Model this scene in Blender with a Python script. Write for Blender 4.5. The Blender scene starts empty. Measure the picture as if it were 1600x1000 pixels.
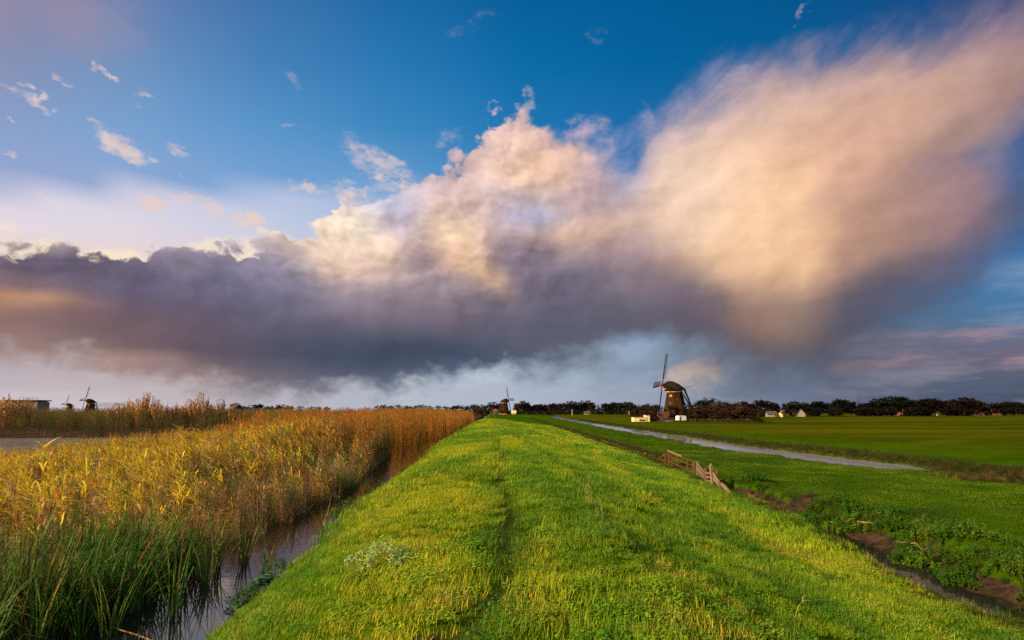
# ---------------------------------------------------------------- sky
import bpy, math, os
import numpy as np
from mathutils import Vector, Matrix
R = math.radians
PITCH, YAW, FPX = R(9.14), R(1.93), 889.0      # the camera: tilted up, turned a little right of the dyke's axis
SUN_EL, SUN_AZ = R(25.0), R(-122.0)            # azimuth measured from +Y, clockwise positive
EXPOSURE = 1.15

def srgb(h):
    v = [int(h[i:i+2], 16)/255 for i in (0, 2, 4)]
    return [c/12.92 if c <= .04045 else ((c+.055)/1.055)**2.4 for c in v]

def dir_to_px(az, el):
    "photo pixel seen in the direction (azimuth from +Y, elevation)"
    a = az-YAW
    x, y, z = np.sin(a)*np.cos(el), np.cos(a)*np.cos(el), np.sin(el)
    f = y*math.cos(PITCH)+z*math.sin(PITCH)
    u = -y*math.sin(PITCH)+z*math.cos(PITCH)
    return 800+FPX*x/f, 500-FPX*u/f

def px_to_dir(px, py):
    r, u = (px-800)/FPX, (500-py)/FPX
    y = math.cos(PITCH)-u*math.sin(PITCH); z = math.sin(PITCH)+u*math.cos(PITCH)
    return math.atan2(r, y)+YAW, math.atan2(z, math.hypot(r, y))

CX = list(range(0, 1601, 100))
# colour of the shower cloud, read along 100-pixel columns
CLOUD = {
 0:  '9A8FA8 8C8CAC 7A88B0 8088B0 8890B8 90A0C0 90A0C8 90A0C8 90A0C0 90A0C0 8898B8 8898B8 8088A8 808098 7a7a98 8a7a90 9a8090',
 50: 'A095A8 9C93AA 8a90b0 8a90b4 90a0c0 98a8c8 98a8c8 98a8c8 98a8c8 98a0c0 98a0c0 9c9cb8 9890a8 a08fa2 b0979c a88c94 a8888c',
 100:'A095A8 A098AC 9098b4 9098b8 90a0c0 a0b0d0 a0b0d0 a8b0d0 a8b0d0 a0a8c8 a0a4c4 a8a0b8 b09ca8 bb9fa0 c8a49a c09c94 b09088',
 150:'C0B0C0 C0B0C0 b0b0c8 b0b0c8 b0b8d8 b0b8d8 b0b8d8 b8b0c8 c8b0bc b8a8bc a4a0c0 bca8b0 cfb0a8 d6b0a0 d4aa96 c29a8c a08080',
 200:'C8B8C8 C8B8C8 c0b8d0 c0b8d0 b8bcd8 b8bcd8 bcbcd8 c8b8cc dcb8b4 c8aab8 b4a6bc d8bab0 e4bca4 deb09a d0a590 b09084 90808c',
 250:'C8B8C8 C8B8C8 c8c0d4 c8c0d4 c0c0d8 c0bcd4 c4bcd0 c8b8c8 efc8ac d8b4a8 c8aeb0 f0cbb2 f2c6a4 e2b296 c69c88 9a8088 6a7090',
 300:'d8ccd8 d8ccd8 d8ccd8 d8ccd8 c8c4dc ccc4d8 ccbfd0 d8bab8 e0c0b0 c4a8a8 dcbca8 f6d0b6 fbcda6 dcae90 b89082 a08086 505c7c',
 350:'f0dcc8 f0dcc8 f0dcc8 e8d8d8 e8d8d0 f8dcc0 d0bcc8 e4bca4 c0a8ac e0b89c d0aea0 f2caae fbcba0 cfa286 a88478 887078 4c6488',
 400:'706478 6a6078 70667c 8c8294 b0a4b0 e8cbb8 b8a0aa d4b098 8c7c8c a08c90 a08890 e0b898 f0c198 c0967c 907670 5c607c 486c98',
 450:'a07e70 78686f 665f78 6c6680 787490 8c849c a08c98 a48c90 706a7e 706a7c 6a6678 8a7470 b08c78 927870 585c70 4c6484 4a6c94',
 500:'90706c 7c6468 6c5a66 685c6c 605c70 6a6678 706a7a 6c6474 60606f 5c5c6c 5c5c6c 645c68 8a7268 5a5660 506078 50688c 50688c',
 550:'987c78 907870 80686a 60545e 585464 4a5064 444e62 48546a 505c70 60687a 686e7e 585a68 50505c 4c5060 6c6878 6a6478 5a6078',
 600:'b0a0a0 b09c98 a89490 988488 807880 686878 5c6478 607088 708098 788498 788498 646e80 5a6070 565c70 606478 606478 505a70',
 650:'b8acb0 b8a8a8 b0a0a0 a8989c 989098 888890 808898 8090a0 8898a8 8090a4 7c8898 6c7888 606a7c 586278 586278 505a70 485468'}
BX = list(range(0, 1601, 200))
# colour of the open sky and high veil behind it
BASE = {
 -60:'6f7ba0 5078ac 3068a4 1460a0 045892 045490 045088 105088 204a7c',
 0:  '8082a4 6680b2 3f74ac 1d6aa6 08609a 045c96 04588e 104f88 304a78',
 100:'8292b8 7094c0 4a82ba 2a78b4 0d6ca8 06639c 08609a 1a5c94 245890',
 200:'8aa2cc 7ca2d0 5c96cc 3d88c0 2078b4 1a6eac 2a6ca8 2060a0 1c5c98',
 288:'98a8d0 90aad4 78a4d4 6ca0d0 4088c0 3078b4 3a74b0 2864a4 1e629c',
 304:'dad3e2 d6d2e2 bcc6e2 a0b8dc 6c98cc 5c88c0 4a7cb4 3070ac 2068a4',
 350:'e4dae2 e0d8e4 c6cee4 acbedc 84a8d8 6c98cc 5c88c0 3f7cb4 2f70a8',
 400:'e8d4d0 e8d4d4 dccfd8 b0b8d8 90a8d0 7098c8 6088b8 407cb0 3f78ac',
 450:'d8c8cc d8c8cc d0c4cc b0b4d0 98acd0 80a0c8 6c90b8 4878a4 487cac',
 500:'c8bcc4 c4b8c0 bcb0b8 a8acc0 98a8c4 88a4c4 7494b4 4c7498 4f779f',
 550:'b8a8b0 b4a29f a49898 98a0ac a4b2c6 90a8c0 7a8ca8 6a6a80 6c667c',
 585:'b8aeb6 bcacae b6a8a8 bcc2ce b4c0d0 94a8be 7486a0 62687e 565d74',
 610:'c4bac0 c2b6bc bab2ba b6bcc8 b2bacb 98a4b8 747f98 566078 475469',
 650:'ccc2c8 c6bcc4 c0bcc6 b4bac8 acb6c8 9ca6ba 7c88a0 56627a 46546a'}

def table(rows, xs):
    ys = sorted(rows)
    return np.array(xs, float), np.array(ys, float), np.array([[srgb(h) for h in rows[y].split()] for y in ys])

def bilin(tab, px, py):
    xs, ys, v = tab
    px = np.clip(px, xs[0], xs[-1]); py = np.clip(py, ys[0], ys[-1])
    i = np.clip(np.searchsorted(xs, px)-1, 0, len(xs)-2); j = np.clip(np.searchsorted(ys, py)-1, 0, len(ys)-2)
    a = ((px-xs[i])/(xs[i+1]-xs[i]))[..., None]; b = ((py-ys[j])/(ys[j+1]-ys[j]))[..., None]
    return (v[j, i]*(1-a)+v[j, i+1]*a)*(1-b)+(v[j+1, i]*(1-a)+v[j+1, i+1]*a)*b

def sdf(poly, px, py):
    "signed distance (pixels of the photo) to an outline, positive inside"
    p = np.array(poly, float); q = np.roll(p, -1, 0)
    X, Y = px[..., None], py[..., None]
    ex, ey = q[:, 0]-p[:, 0], q[:, 1]-p[:, 1]
    wx, wy = X-p[:, 0], Y-p[:, 1]
    t = np.clip((wx*ex+wy*ey)/(ex*ex+ey*ey), 0, 1)
    d = np.sqrt(((wx-t*ex)**2+(wy-t*ey)**2).min(-1))
    cond = (p[:, 1] <= Y) != (q[:, 1] <= Y)
    xi = p[:, 0]+(Y-p[:, 1])*ex/np.where(ey == 0, 1e-9, ey)
    return np.where((cond & (X < xi)).sum(-1) % 2 == 1, d, -d)

MAIN = [(-300, 395), (0, 398), (70, 398), (120, 402), (165, 418), (200, 422), (260, 404), (330, 400), (400, 396), (470, 388), (500, 350), (540, 322), (590, 312),
        (640, 292), (700, 272), (735, 232), (770, 196), (820, 182), (880, 194), (925, 222), (955, 250), (1005, 222), (1060, 190), (1150, 150), (1250, 118), (1340, 90),
        (1420, 72), (1500, 64), (1600, 30), (1800, -60), (1900, 60), (1630, 130), (1575, 190), (1548, 240), (1590, 280), (1900, 285), (1900, 330), (1640, 360), (1565, 400),
        (1490, 450), (1430, 500), (1380, 550), (1310, 572), (1200, 578), (1130, 580), (1075, 556), (1030, 540), (985, 556), (940, 568), (880, 566), (800, 566), (740, 572),
        (690, 586), (600, 602), (500, 606), (400, 604), (300, 592), (200, 574), (100, 555), (0, 544), (-300, 530)]
CREAM = [(-300, 366), (0, 368), (60, 364), (110, 378), (140, 368), (180, 376), (230, 392), (300, 384), (350, 368), (400, 360), (440, 358), (490, 345), (560, 380), (560, 470), (-300, 470)]
BANK = [(1230, 560), (1290, 541), (1360, 534), (1430, 524), (1500, 517), (1570, 518), (1640, 522), (1900, 515), (1900, 566), (1500, 572), (1300, 580)]
FRACTUS = [(520, 556), (640, 552), (700, 562), (760, 565), (815, 560), (790, 569), (745, 575), (735, 585), (700, 592), (660, 590), (540, 592)]
PUFF = [(1045, 602), (1050, 580), (1070, 570), (1096, 560), (1120, 570), (1142, 586), (1135, 600), (1100, 610), (1070, 606)]
VEIL = [(-400, -300), (160, -300), (210, 10), (190, 60), (120, 90), (60, 70), (-20, 120), (-400, 200)]
# lit and shaded masses inside the cloud: x, y, half width, half height, tilt, colour, strength
MASS = [(620, 326, 46, 22, .2, 'b9bddb', .8), (590, 268, 60, 26, .3, 'd8ccd6', .6), (550, 362, 40, 46, .2, 'fdead2', 1.0), (520, 395, 30, 40, 0, 'fadcc0', .8), (600, 400, 32, 34, .2, 'fadfc2', .95), (560, 425, 50, 26, .1, 'e8c4ae', .7), (632, 358, 34, 20, .3, 'b4acc4', .6),
        (700, 362, 36, 30, .3, 'f8dabe', .95), (722, 400, 40, 26, .6, 'eec4a0', .8), (765, 432, 36, 15, .75, 'ecbf98', .85), (652, 412, 26, 34, .2, 'a48e9a', .6), (700, 450, 60, 22, .2, '8e808c', .6),
        (832, 410, 44, 60, .2, '786c7e', .7), (800, 355, 40, 14, .1, 'c8b0b4', .5), (885, 344, 40, 12, -.1, 'e6c0a4', .8), (850, 250, 70, 42, .3, 'f6cdac', .75), (790, 235, 40, 26, -.4, 'e8c4b8', .6), (940, 285, 40, 40, .4, 'b49ca8', .7),
        (905, 318, 50, 10, .2, '9a92ac', .5), (985, 280, 24, 44, 0, 'a49cb8', .55), (975, 350, 50, 22, 0, 'd8b8a4', .6), (990, 410, 60, 40, 0, '9c8890', .5),
        (1110, 330, 70, 60, 0, 'fbd6b2', .7), (1225, 370, 62, 80, -.2, 'fdd0a4', .9), (1180, 320, 80, 50, -.4, 'fbd0aa', .6), (1262, 400, 24, 46, 0, 'f8c8a0', .8), (1160, 425, 40, 34, .4, 'edc09c', .7), (1320, 390, 34, 60, .2, 'b48c7c', .6),
        (1120, 470, 40, 22, .3, '77646c', .7), (1090, 520, 60, 36, .1, '5c5866', .8), (1220, 490, 70, 44, 0, '94786e', .7), (1345, 490, 50, 46, .4, '525468', .8), (1450, 368, 62, 13, -.5, 'a08284', .75), (1400, 330, 90, 30, -.4, 'ba9286', .5), (1440, 420, 70, 24, -.4, '5a5a72', .6),
        (1380, 180, 120, 34, -.45, 'd6ac96', .5), (1480, 250, 60, 24, -.6, '94808a', .6), (1290, 240, 60, 26, -.4, 'dcae96', .4),
        (40, 468, 80, 15, .08, 'c8966e', .75), (30, 425, 70, 18, .1, '6e6076', .6), (120, 425, 60, 22, .2, '675e74', .7), (200, 446, 70, 24, .1, '655d74', .6), (170, 505, 130, 20, .08, '7c6266', .6), (330, 520, 120, 34, .06, '655866', .6),
        (210, 562, 110, 10, .12, 'bc968c', .6), (430, 415, 50, 26, 0, '847e98', .6), (330, 440, 80, 24, 0, '6a6680', .6), (250, 395, 40, 10, 0, 'e0c4c4', .4), (440, 500, 90, 24, 0, '646074', .6), (540, 545, 140, 22, .05, '465064', .7), (690, 545, 120, 20, .05, '424d62', .8),
        (640, 480, 90, 30, 0, '8a7c88', .5), (560, 470, 60, 22, 0, '958692', .6), (720, 495, 70, 22, 0, '75697a', .5), (900, 500, 100, 34, 0, '5c5c6c', .7), (930, 445, 70, 26, 0, '77707e', .5), (1000, 450, 40, 16, -.2, 'a08684', .5), (880, 540, 90, 16, 0, '626676', .6), (825, 320, 52, 14, .12, 'a2b4de', .95), (985, 248, 30, 50, 0, '98a4cc', .8), (955, 212, 34, 18, .5, '94a4cc', .55),
        (283, 421, 12, 7, 0, 'fbe6d0', .7), (40, 425, 60, 16, 0, '6c6074', .6), (330, 425, 60, 20, 0, '776e8a', .5), (1040, 455, 60, 34, 0, '77697a', .6), (890, 455, 60, 30, 0, '696478', .6), (760, 520, 90, 24, 0, '5c5a6c', .5), (620, 560, 110, 18, 0, '404a5e', .6), (1075, 300, 50, 60, 0, 'f6d8c4', .5), (1330, 300, 70, 14, -.45, 'b49088', .5), (1290, 330, 40, 10, -.5, 'c09a88', .4)]
BITS = [(50, 155, 38, 11, .25, .95), (66, 148, 12, 12, 0, .9), (34, 124, 13, 6, .1, .8), (155, 116, 10, 7, .5, .8), (170, 121, 12, 6, .1, .9), (4, 141, 8, 5, 0, .8), (3, 184, 7, 4, 0, .8),
        (10, 240, 18, 5, .3, .7), (219, 143, 18, 11, -.3, .5), (218, 165, 18, 8, .3, .45), (185, 226, 58, 15, .42, 1.0), (225, 245, 28, 9, .3, .8), (275, 234, 26, 9, .4, .55), (277, 270, 18, 5, .5, .7), (172, 284, 14, 4, .1, .6),
        (98, 117, 14, 7, .1, .45), (134, 139, 10, 5, 0, .4), (460, 130, 26, 12, .4, .2), (455, 197, 12, 4, 0, .2), (480, 292, 40, 7, .15, .7), (1248, 26, 30, 6, -.45, .4), (1148, 115, 18, 8, .1, .2),
        (740, 36, 46, 14, -.3, .07), (935, 55, 18, 12, .4, .07), (45, 303, 12, 4, 0, .8), (235, 318, 32, 13, .2, 1.3), (385, 343, 34, 13, -.4, 1.3), (310, 318, 60, 14, .3, .8), (28, 362, 14, 6, 0, .7), (590, 255, 70, 24, .35, .75), (640, 300, 60, 22, .1, .6), (540, 300, 50, 16, .2, .5), (700, 215, 30, 14, -.5, .22), (820, 160, 12, 26, .3, .38), (930, 200, 40, 16, .3, .34), (1010, 195, 14, 34, -.1, .28), (1145, 118, 40, 14, -.3, .22)]

class N:
    "a few arithmetic operators over shader sockets"
    def __init__(s, t, sock): s.t, s.s = t, sock
    def _m(s, op, *a):
        n = s.t.nodes.new('ShaderNodeMath'); n.operation = op
        for i, v in enumerate((s,)+a):
            if isinstance(v, N): s.t.links.new(v.s, n.inputs[i])
            else: n.inputs[i].default_value = v
        return N(s.t, n.outputs[0])
    def __add__(s, o): return s._m('ADD', o)
    def __sub__(s, o): return s._m('SUBTRACT', o)
    def __mul__(s, o): return s._m('MULTIPLY', o)
    def __truediv__(s, o): return s._m('DIVIDE', o)
    def clamp(s):
        r = s._m('ADD', 0.0); r.s.node.use_clamp = True; return r
    def step(s, lo, hi, kind='SMOOTHSTEP'):
        n = s.t.nodes.new('ShaderNodeMapRange'); n.interpolation_type = kind; n.clamp = True
        for i, v in ((0, s), (1, lo), (2, hi)):
            if isinstance(v, N): s.t.links.new(v.s, n.inputs[i])
            else: n.inputs[i].default_value = v
        return N(s.t, n.outputs[0])

def build_sky():
    w = bpy.data.worlds.new('World'); bpy.context.scene.world = w; w.use_nodes = True
    t = w.node_tree; t.nodes.clear(); new, ln = t.nodes.new, t.links.new
    def comb(x, y, z=0.0):
        x = x+z*3.7 if z else x
        n = new('ShaderNodeCombineXYZ')
        for i, v in enumerate((x, y, z)):
            if isinstance(v, N): ln(v.s, n.inputs[i])
            else: n.inputs[i].default_value = v
        return n.outputs[0]
    def noise(vec, scale, detail=6, rough=.55, col=False, lac=2.0, dist=0.0):
        n = new('ShaderNodeTexNoise'); n.noise_dimensions = '2D'; ln(vec, n.inputs['Vector'])
        n.inputs['Scale'].default_value = scale; n.inputs['Detail'].default_value = detail; n.inputs['Roughness'].default_value = rough
        n.inputs['Lacunarity'].default_value = lac; n.inputs['Distortion'].default_value = dist
        return n.outputs['Color'] if col else N(t, n.outputs['Fac'])
    def puffs(vec, scale, detail=2.0, smooth=.35):
        n = new('ShaderNodeTexVoronoi'); n.voronoi_dimensions = '2D'; n.feature = 'SMOOTH_F1'; n.normalize = True; ln(vec, n.inputs['Vector'])
        n.inputs['Scale'].default_value = scale; n.inputs['Detail'].default_value = detail; n.inputs['Roughness'].default_value = .5; n.inputs['Smoothness'].default_value = smooth
        return N(t, n.outputs['Distance'])
    def sep(sock):
        n = new('ShaderNodeSeparateXYZ'); ln(sock, n.inputs[0]); return [N(t, o) for o in n.outputs]
    def mix(fac, a, b, kind='MIX'):
        n = new('ShaderNodeMix'); n.data_type = 'RGBA'; n.blend_type = kind; n.clamp_factor = True
        for i, v in ((0, fac), (6, a), (7, b)):
            if isinstance(v, N): ln(v.s, n.inputs[i])
            elif isinstance(v, (float, int)): n.inputs[i].default_value = v
            elif isinstance(v, (list, tuple)): n.inputs[i].default_value = (*v, 1)
            else: ln(v, n.inputs[i])
        return n.outputs[2]
    tc = new('ShaderNodeTexCoord')
    nrm = new('ShaderNodeVectorMath'); nrm.operation = 'NORMALIZE'; ln(tc.outputs['Generated'], nrm.inputs[0])
    x, y, z = sep(nrm.outputs[0])
    az0 = x._m('ARCTAN2', y)                       # azimuth and elevation of the ray, radians
    el0 = z._m('ARCSINE')
    p0 = comb(az0, el0*1.25, 0.3)
    # billowing: push the lookups about by noise
    wa = sep(noise(p0, 3.2, 3, .5, col=True)); wb = sep(noise(p0, 11.0, 3, .6, col=True))
    # (radians)
    az = az0+(wa[0]-.5)*.045+(wb[0]-.5)*.026
    el = el0+(wa[1]-.5)*.034+(wb[1]-.5)*.020
    azb = az0+(wa[2]-.5)*.05; elb = el0+(wa[0]-.5)*.012+(wb[2]-.5)*.006
    ELS = np.radians(np.concatenate([[-1.0], np.linspace(.2, 15, 15), np.linspace(16.3, 40, 14)]))
    AZF = np.linspace(R(-45), R(48), 63); AZC = AZF[::2]
    K = 2.0**-EXPOSURE
    A, E = np.meshgrid(AZF, ELS); PX, PY = dir_to_px(A, E)
    cc = bilin(table(CLOUD, CX), PX, PY)
    for (mx, my, rx, ry, ang, hx, amt) in MASS:
        c, s_ = math.cos(ang), math.sin(ang); dx, dy = PX-mx, PY-my
        g = amt*np.exp(-(((dx*c+dy*s_)/rx)**2+((-dx*s_+dy*c)/ry)**2)*.9)[..., None]
        cc = cc*(1-g)+np.array(srgb(hx))*g
    enc = lambda s, r: np.clip(s/r*.5+.5, 0, 1)
    sm = np.maximum(sdf(MAIN, PX, PY), sdf(FRACTUS, PX, PY)*1.4)
    for hx, hy, rx, ry in ((845, 316, 55, 12), (985, 540, 60, 22), (1600, 480, 60, 60), (988, 250, 22, 30)):
        sm = sm-85*np.exp(-((PX-hx)/rx)**2-((PY-hy)/ry)**2)
    main = np.concatenate([cc, enc(sm, 120)[..., None]], -1)
    aux = np.stack([enc(sdf(CREAM, PX, PY), 60), enc(sdf(BANK, PX, PY), 60), enc(sdf(VEIL, PX, PY), 200), enc(sdf(PUFF, PX, PY), 40)], -1)
    A, E = np.meshgrid(AZC, ELS); PX, PY = dir_to_px(A, E)
    bc = bilin(table(BASE, BX), PX, PY); bc = np.concatenate([bc, np.ones(bc.shape[:2]+(1,))], -1)
    def ramp(tree, fac, vals):
        r = tree.nodes.new('ShaderNodeValToRGB'); cr = r.color_ramp; n = len(vals)
        cr.elements.remove(cr.elements[1])
        for i in range(n):
            e_ = cr.elements[0] if i == 0 else cr.elements.new(i/(n-1))
            e_.position = i/(n-1); e_.color = tuple(map(float, vals[i]))
        tree.links.new(fac, r.inputs[0])
        return r.outputs
    def row_group(name, vals):
        "one elevation of a chart: colour along the azimuth, from one or two ramps"
        g = bpy.data.node_groups.new(name, 'ShaderNodeTree')
        g.interface.new_socket('az', in_out='INPUT', socket_type='NodeSocketFloat')
        g.interface.new_socket('color', in_out='OUTPUT', socket_type='NodeSocketColor')
        g.interface.new_socket('alpha', in_out='OUTPUT', socket_type='NodeSocketFloat')
        gi, go = g.nodes.new('NodeGroupInput'), g.nodes.new('NodeGroupOutput')
        f = N(g, gi.outputs[0])
        if len(vals) <= 32:
            o = ramp(g, f.s, vals)
            g.links.new(o[0], go.inputs[0]); g.links.new(o[1], go.inputs[1])
        else:
            o1 = ramp(g, f.step(0.0, .5, 'LINEAR').s, vals[:32]); o2 = ramp(g, f.step(.5, 1.0, 'LINEAR').s, vals[31:])
            sel = f._m('GREATER_THAN', .5)
            m = g.nodes.new('ShaderNodeMix'); m.data_type = 'RGBA'
            g.links.new(sel.s, m.inputs[0]); g.links.new(o1[0], m.inputs[6]); g.links.new(o2[0], m.inputs[7])
            al = N(g, o1[1])+(N(g, o2[1])-N(g, o1[1]))*sel
            g.links.new(m.outputs[2], go.inputs[0]); g.links.new(al.s, go.inputs[1])
        return g
    def chart_group(name, vals, azs):
        "all elevations of a chart blended into one another"
        rows = [row_group(name+'_row', v) for v in vals]
        g = bpy.data.node_groups.new(name, 'ShaderNodeTree')
        for q in ('az', 'el'): g.interface.new_socket(q, in_out='INPUT', socket_type='NodeSocketFloat')
        g.interface.new_socket('color', in_out='OUTPUT', socket_type='NodeSocketColor')
        g.interface.new_socket('alpha', in_out='OUTPUT', socket_type='NodeSocketFloat')
        gi, go = g.nodes.new('NodeGroupInput'), g.nodes.new('NodeGroupOutput')
        fa = N(g, gi.outputs[0]).step(float(azs[0]), float(azs[-1]), 'LINEAR'); e = N(g, gi.outputs[1])
        col = al = None
        for k, rg in enumerate(rows):
            n = g.nodes.new('ShaderNodeGroup'); n.node_tree = rg; g.links.new(fa.s, n.inputs[0])
            if k == 0: col, al = n.outputs[0], N(g, n.outputs[1]); continue
            f = e.step(float(ELS[k-1]), float(ELS[k]), 'LINEAR')
            m = g.nodes.new('ShaderNodeMix'); m.data_type = 'RGBA'
            g.links.new(f.s, m.inputs[0]); g.links.new(col, m.inputs[6]); g.links.new(n.outputs[0], m.inputs[7]); col = m.outputs[2]
            al = al+(N(g, n.outputs[1])-al)*f
        g.links.new(col, go.inputs[0]); g.links.new(al.s, go.inputs[1])
        return g
    def chart(name, vals, azs, a, e):
        n = new('ShaderNodeGroup'); n.node_tree = chart_group(name, vals, azs); ln(a.s, n.inputs[0]); ln(e.s, n.inputs[1])
        return n.outputs[0], N(t, n.outputs[1])
    base, _ = chart('open_sky_chart', bc, AZC, azb, elb)
    # streaky veil and horizon bands
    st = noise(comb(az0, el0*5.0, 1.7), 5.0, 5, .6)
    base = mix((st-.5)._m('ABSOLUTE')*1.6*el0.step(.35, .05)*.55, base, mix((st-.5).step(-.01, .01), [.30, .33, .42], [.80, .74, .74]))
    # small wisps
    wis = None
    pw = noise(comb(az0, el0*1.6, 5.1), 16, 4, .62, col=True); wv = sep(pw)
    a2 = az0+(wv[0]-.5)*.075; e2 = el0+(wv[1]-.5)*.045
    for (bx, by, rx, ry, ang, amt) in BITS:
        a0, e0 = px_to_dir(bx, by); a1, _ = px_to_dir(bx+rx, by); _, e1 = px_to_dir(bx, by-ry)
        rx_, ry_ = abs(a1-a0), abs(e1-e0); q = ry/rx
        da, de = (a2-a0), (e2-e0)
        c, s = math.cos(ang), math.sin(ang)
        u = (da*c-de*s)/rx_; v = (da*s+de*c)/ry_
        g = (u*u+v*v).step(1.25, .05)*amt
        wis = g if wis is None else wis._m('MAXIMUM', g)
    wn = noise(comb(az0+(wv[2]-.5)*.05, el0*1.8, 2.2), 30, 6, .62)
    base = mix(wis._m('POWER', .7)*(wn+wis*.16).step(.40, .80)*.85, base, srgb('e6cfc8'))
    ax, puff = chart('cloud_bank_chart', aux, AZF, az0+(wb[0]-.5)*.05, el0+(wb[1]-.5)*.03)
    cream, bank, veil = sep(ax)
    # drawn-out ice streaks of the anvil, running up to the right
    ia = az-az0+az0*.82+el0*.57; ie = el-el0+el0*.82-az0*.57
    ice = noise(comb(ia*.8, ie*3.2, 6.0), 9, 6, .6)
    fine = noise(comb(az, el*1.4, 2.0), 16, 6, .58)
    soft = noise(comb(az, el*1.2, 4.0), 6, 4, .55)
    base = mix((veil-.5+(soft-.5)*.5).step(-.2, .35)*.6, base, srgb('a695a6'))
    base = mix((cream-.5+(fine-.5)*.9).step(-.04, .25), base, srgb('fae6cc'))
    bn = noise(comb(az0, el0*4.5, 7.0), 9, 5, .55)
    base = mix((bank-.5+(bn-.5)*.8).step(-.12, .3)*.85, base, mix(bn.step(.38, .66), srgb('6c667a'), srgb('a88b94')))
    base = mix((puff-.5+(fine-.5)*.9).step(-.16, .34)*.92, base, srgb('f0ceb6'))
    # the shower cloud
    col, sd = chart('shower_cloud_chart', main, AZF, az, el)
    # edge softness grows to the right, where rain and ice smear the outline
    sh = az0.step(-.02, .42)
    edge = sd-.5+(ice-.5)*sh*.30+(fine-.5)*(sh._m('MULTIPLY_ADD', -.20, .40))+(soft-.5)*(sh._m('MULTIPLY_ADD', .30, .12))
    wid = sh._m('MULTIPLY_ADD', .27, .032)
    low = el0.step(.17, .06)                        # the ragged underside is soft as well
    wid = wid+low*.10
    # sunlit and shaded sides of the billows
    cl = sh._m('MULTIPLY_ADD', -.92, 1.0)
    d1 = noise(comb(az, el*1.5, 9.0), 9, 5, .56); d2 = noise(comb(az-.02, el*1.5+.02, 9.0), 9, 5, .56)
    pa, pe = az0+(wb[0]-.5)*.05, el0+(wb[1]-.5)*.035
    v1 = puffs(comb(pa, pe*1.35, 3.0), 13, 3.0, .22); v2 = puffs(comb(pa-.010, pe*1.35+.009, 3.0), 13, 3.0, .22)
    relief = (d1-d2)*.95*sh._m('MULTIPLY_ADD', -.45, 1.0)*(el0.step(.09, .24)*.65+.35)+(v2-v1)*1.2*cl*el0.step(.13, .25)
    edge = edge-(v1-.32)*cl*.42*el0.step(.09, .17)
    relief = relief+(ice-.5)*sh*.18
    relief = relief._m('MAXIMUM', -.38)._m('MINIMUM', .40)
    alpha = edge.step(wid*-1.1, wid*.7)
    lit = new('ShaderNodeVectorMath'); lit.operation = 'SCALE'; ln(col, lit.inputs[0]); ln((relief+1.0).s, lit.inputs[3])
    sky = mix(alpha, base, lit.outputs[0])
    # daylight sky for the rest of the dome
    ns = new('ShaderNodeTexSky'); ns.sky_type = 'NISHITA'; ns.sun_disc = False
    ns.sun_elevation = SUN_EL; ns.sun_rotation = SUN_AZ
    sc = new('ShaderNodeVectorMath'); sc.operation = 'SCALE'; ln(sky, sc.inputs[0]); sc.inputs[3].default_value = K/0.10
    inview = az0._m('ABSOLUTE').step(1.25, .9)*el0.step(1.0, .72)
    fin = mix(inview, ns.outputs[0], sc.outputs[0])
    bg = new('ShaderNodeBackground'); ln(fin, bg.inputs[0]); bg.inputs[1].default_value = 0.10
    out = new('ShaderNodeOutputWorld'); ln(bg.outputs[0], out.inputs[0])
    w.cycles.sampling_method = 'MANUAL'; w.cycles.sample_map_resolution = 512
    return w

# ---------------------------------------------------------------- helpers
import random
rng = np.random.default_rng(7); random.seed(7)
C = bpy.context.scene.collection
EYE = 3.4                                          # camera height; the water level is z = 0

def hash2(i, j, s):
    h = (i*374761393+j*668265263+s*1442695041).astype(np.int64) & 0x7fffffff
    h = ((h ^ (h >> 13))*1274126177) & 0x7fffffff
    return ((h ^ (h >> 16)) & 0xffff)/65535.0
def vnoise(x, y, s=0):
    x, y = np.asarray(x, float), np.asarray(y, float)
    i, j = np.floor(x).astype(np.int64), np.floor(y).astype(np.int64); u, v = x-i, y-j
    u, v = u*u*(3-2*u), v*v*(3-2*v)
    a, b, c, d = hash2(i, j, s), hash2(i+1, j, s), hash2(i, j+1, s), hash2(i+1, j+1, s)
    return (a*(1-u)+b*u)*(1-v)+(c*(1-u)+d*u)*v
def fbm(x, y, s=0, o=4):
    t, a, n = 0, .5, 0
    for k in range(o):
        t = t+a*vnoise(x*2**k, y*2**k, s+k*17); n += a; a *= .5
    return t/n
def sst(x, a, b):
    t = np.clip((x-a)/(b-a), 0, 1); return t*t*(3-2*t)
def at(px, py=None, Y=None, h=None):
    "ground point under a photo pixel: by depth Y, or by the drop h below the eye"
    a, e = px_to_dir(px, 650 if py is None else py)
    d = Y/math.cos(a) if Y is not None else h/math.tan(-e)
    return d*math.sin(a), d*math.cos(a)

def mesh_obj(name, v, f, mat=None, parent=None, smooth=False, col=None, mats=None, mi=None):
    me = bpy.data.meshes.new(name)
    me.from_pydata([tuple(map(float, p)) for p in v], [], [tuple(map(int, q)) for q in f])
    for m in (mats or ([mat] if mat else [])): me.materials.append(m)
    if mi is not None: me.polygons.foreach_set('material_index', np.array(mi, np.int32))
    if smooth: me.polygons.foreach_set('use_smooth', np.ones(len(me.polygons), bool))
    if col is not None:
        a = me.color_attributes.new('tint', 'FLOAT_COLOR', 'POINT')
        c = np.ones((len(v), 4), np.float32); c[:, :3] = col; a.data.foreach_set('color', c.ravel())
    me.update()
    o = bpy.data.objects.new(name, me)
    if parent is not False: C.objects.link(o)
    if parent: o.parent = parent
    return o
def tag(o, label=None, cat=None, group=None, kind=None):
    if label: o['label'] = label
    if cat: o['category'] = cat
    if group: o['group'] = group
    if kind: o['kind'] = kind
    return o
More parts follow.
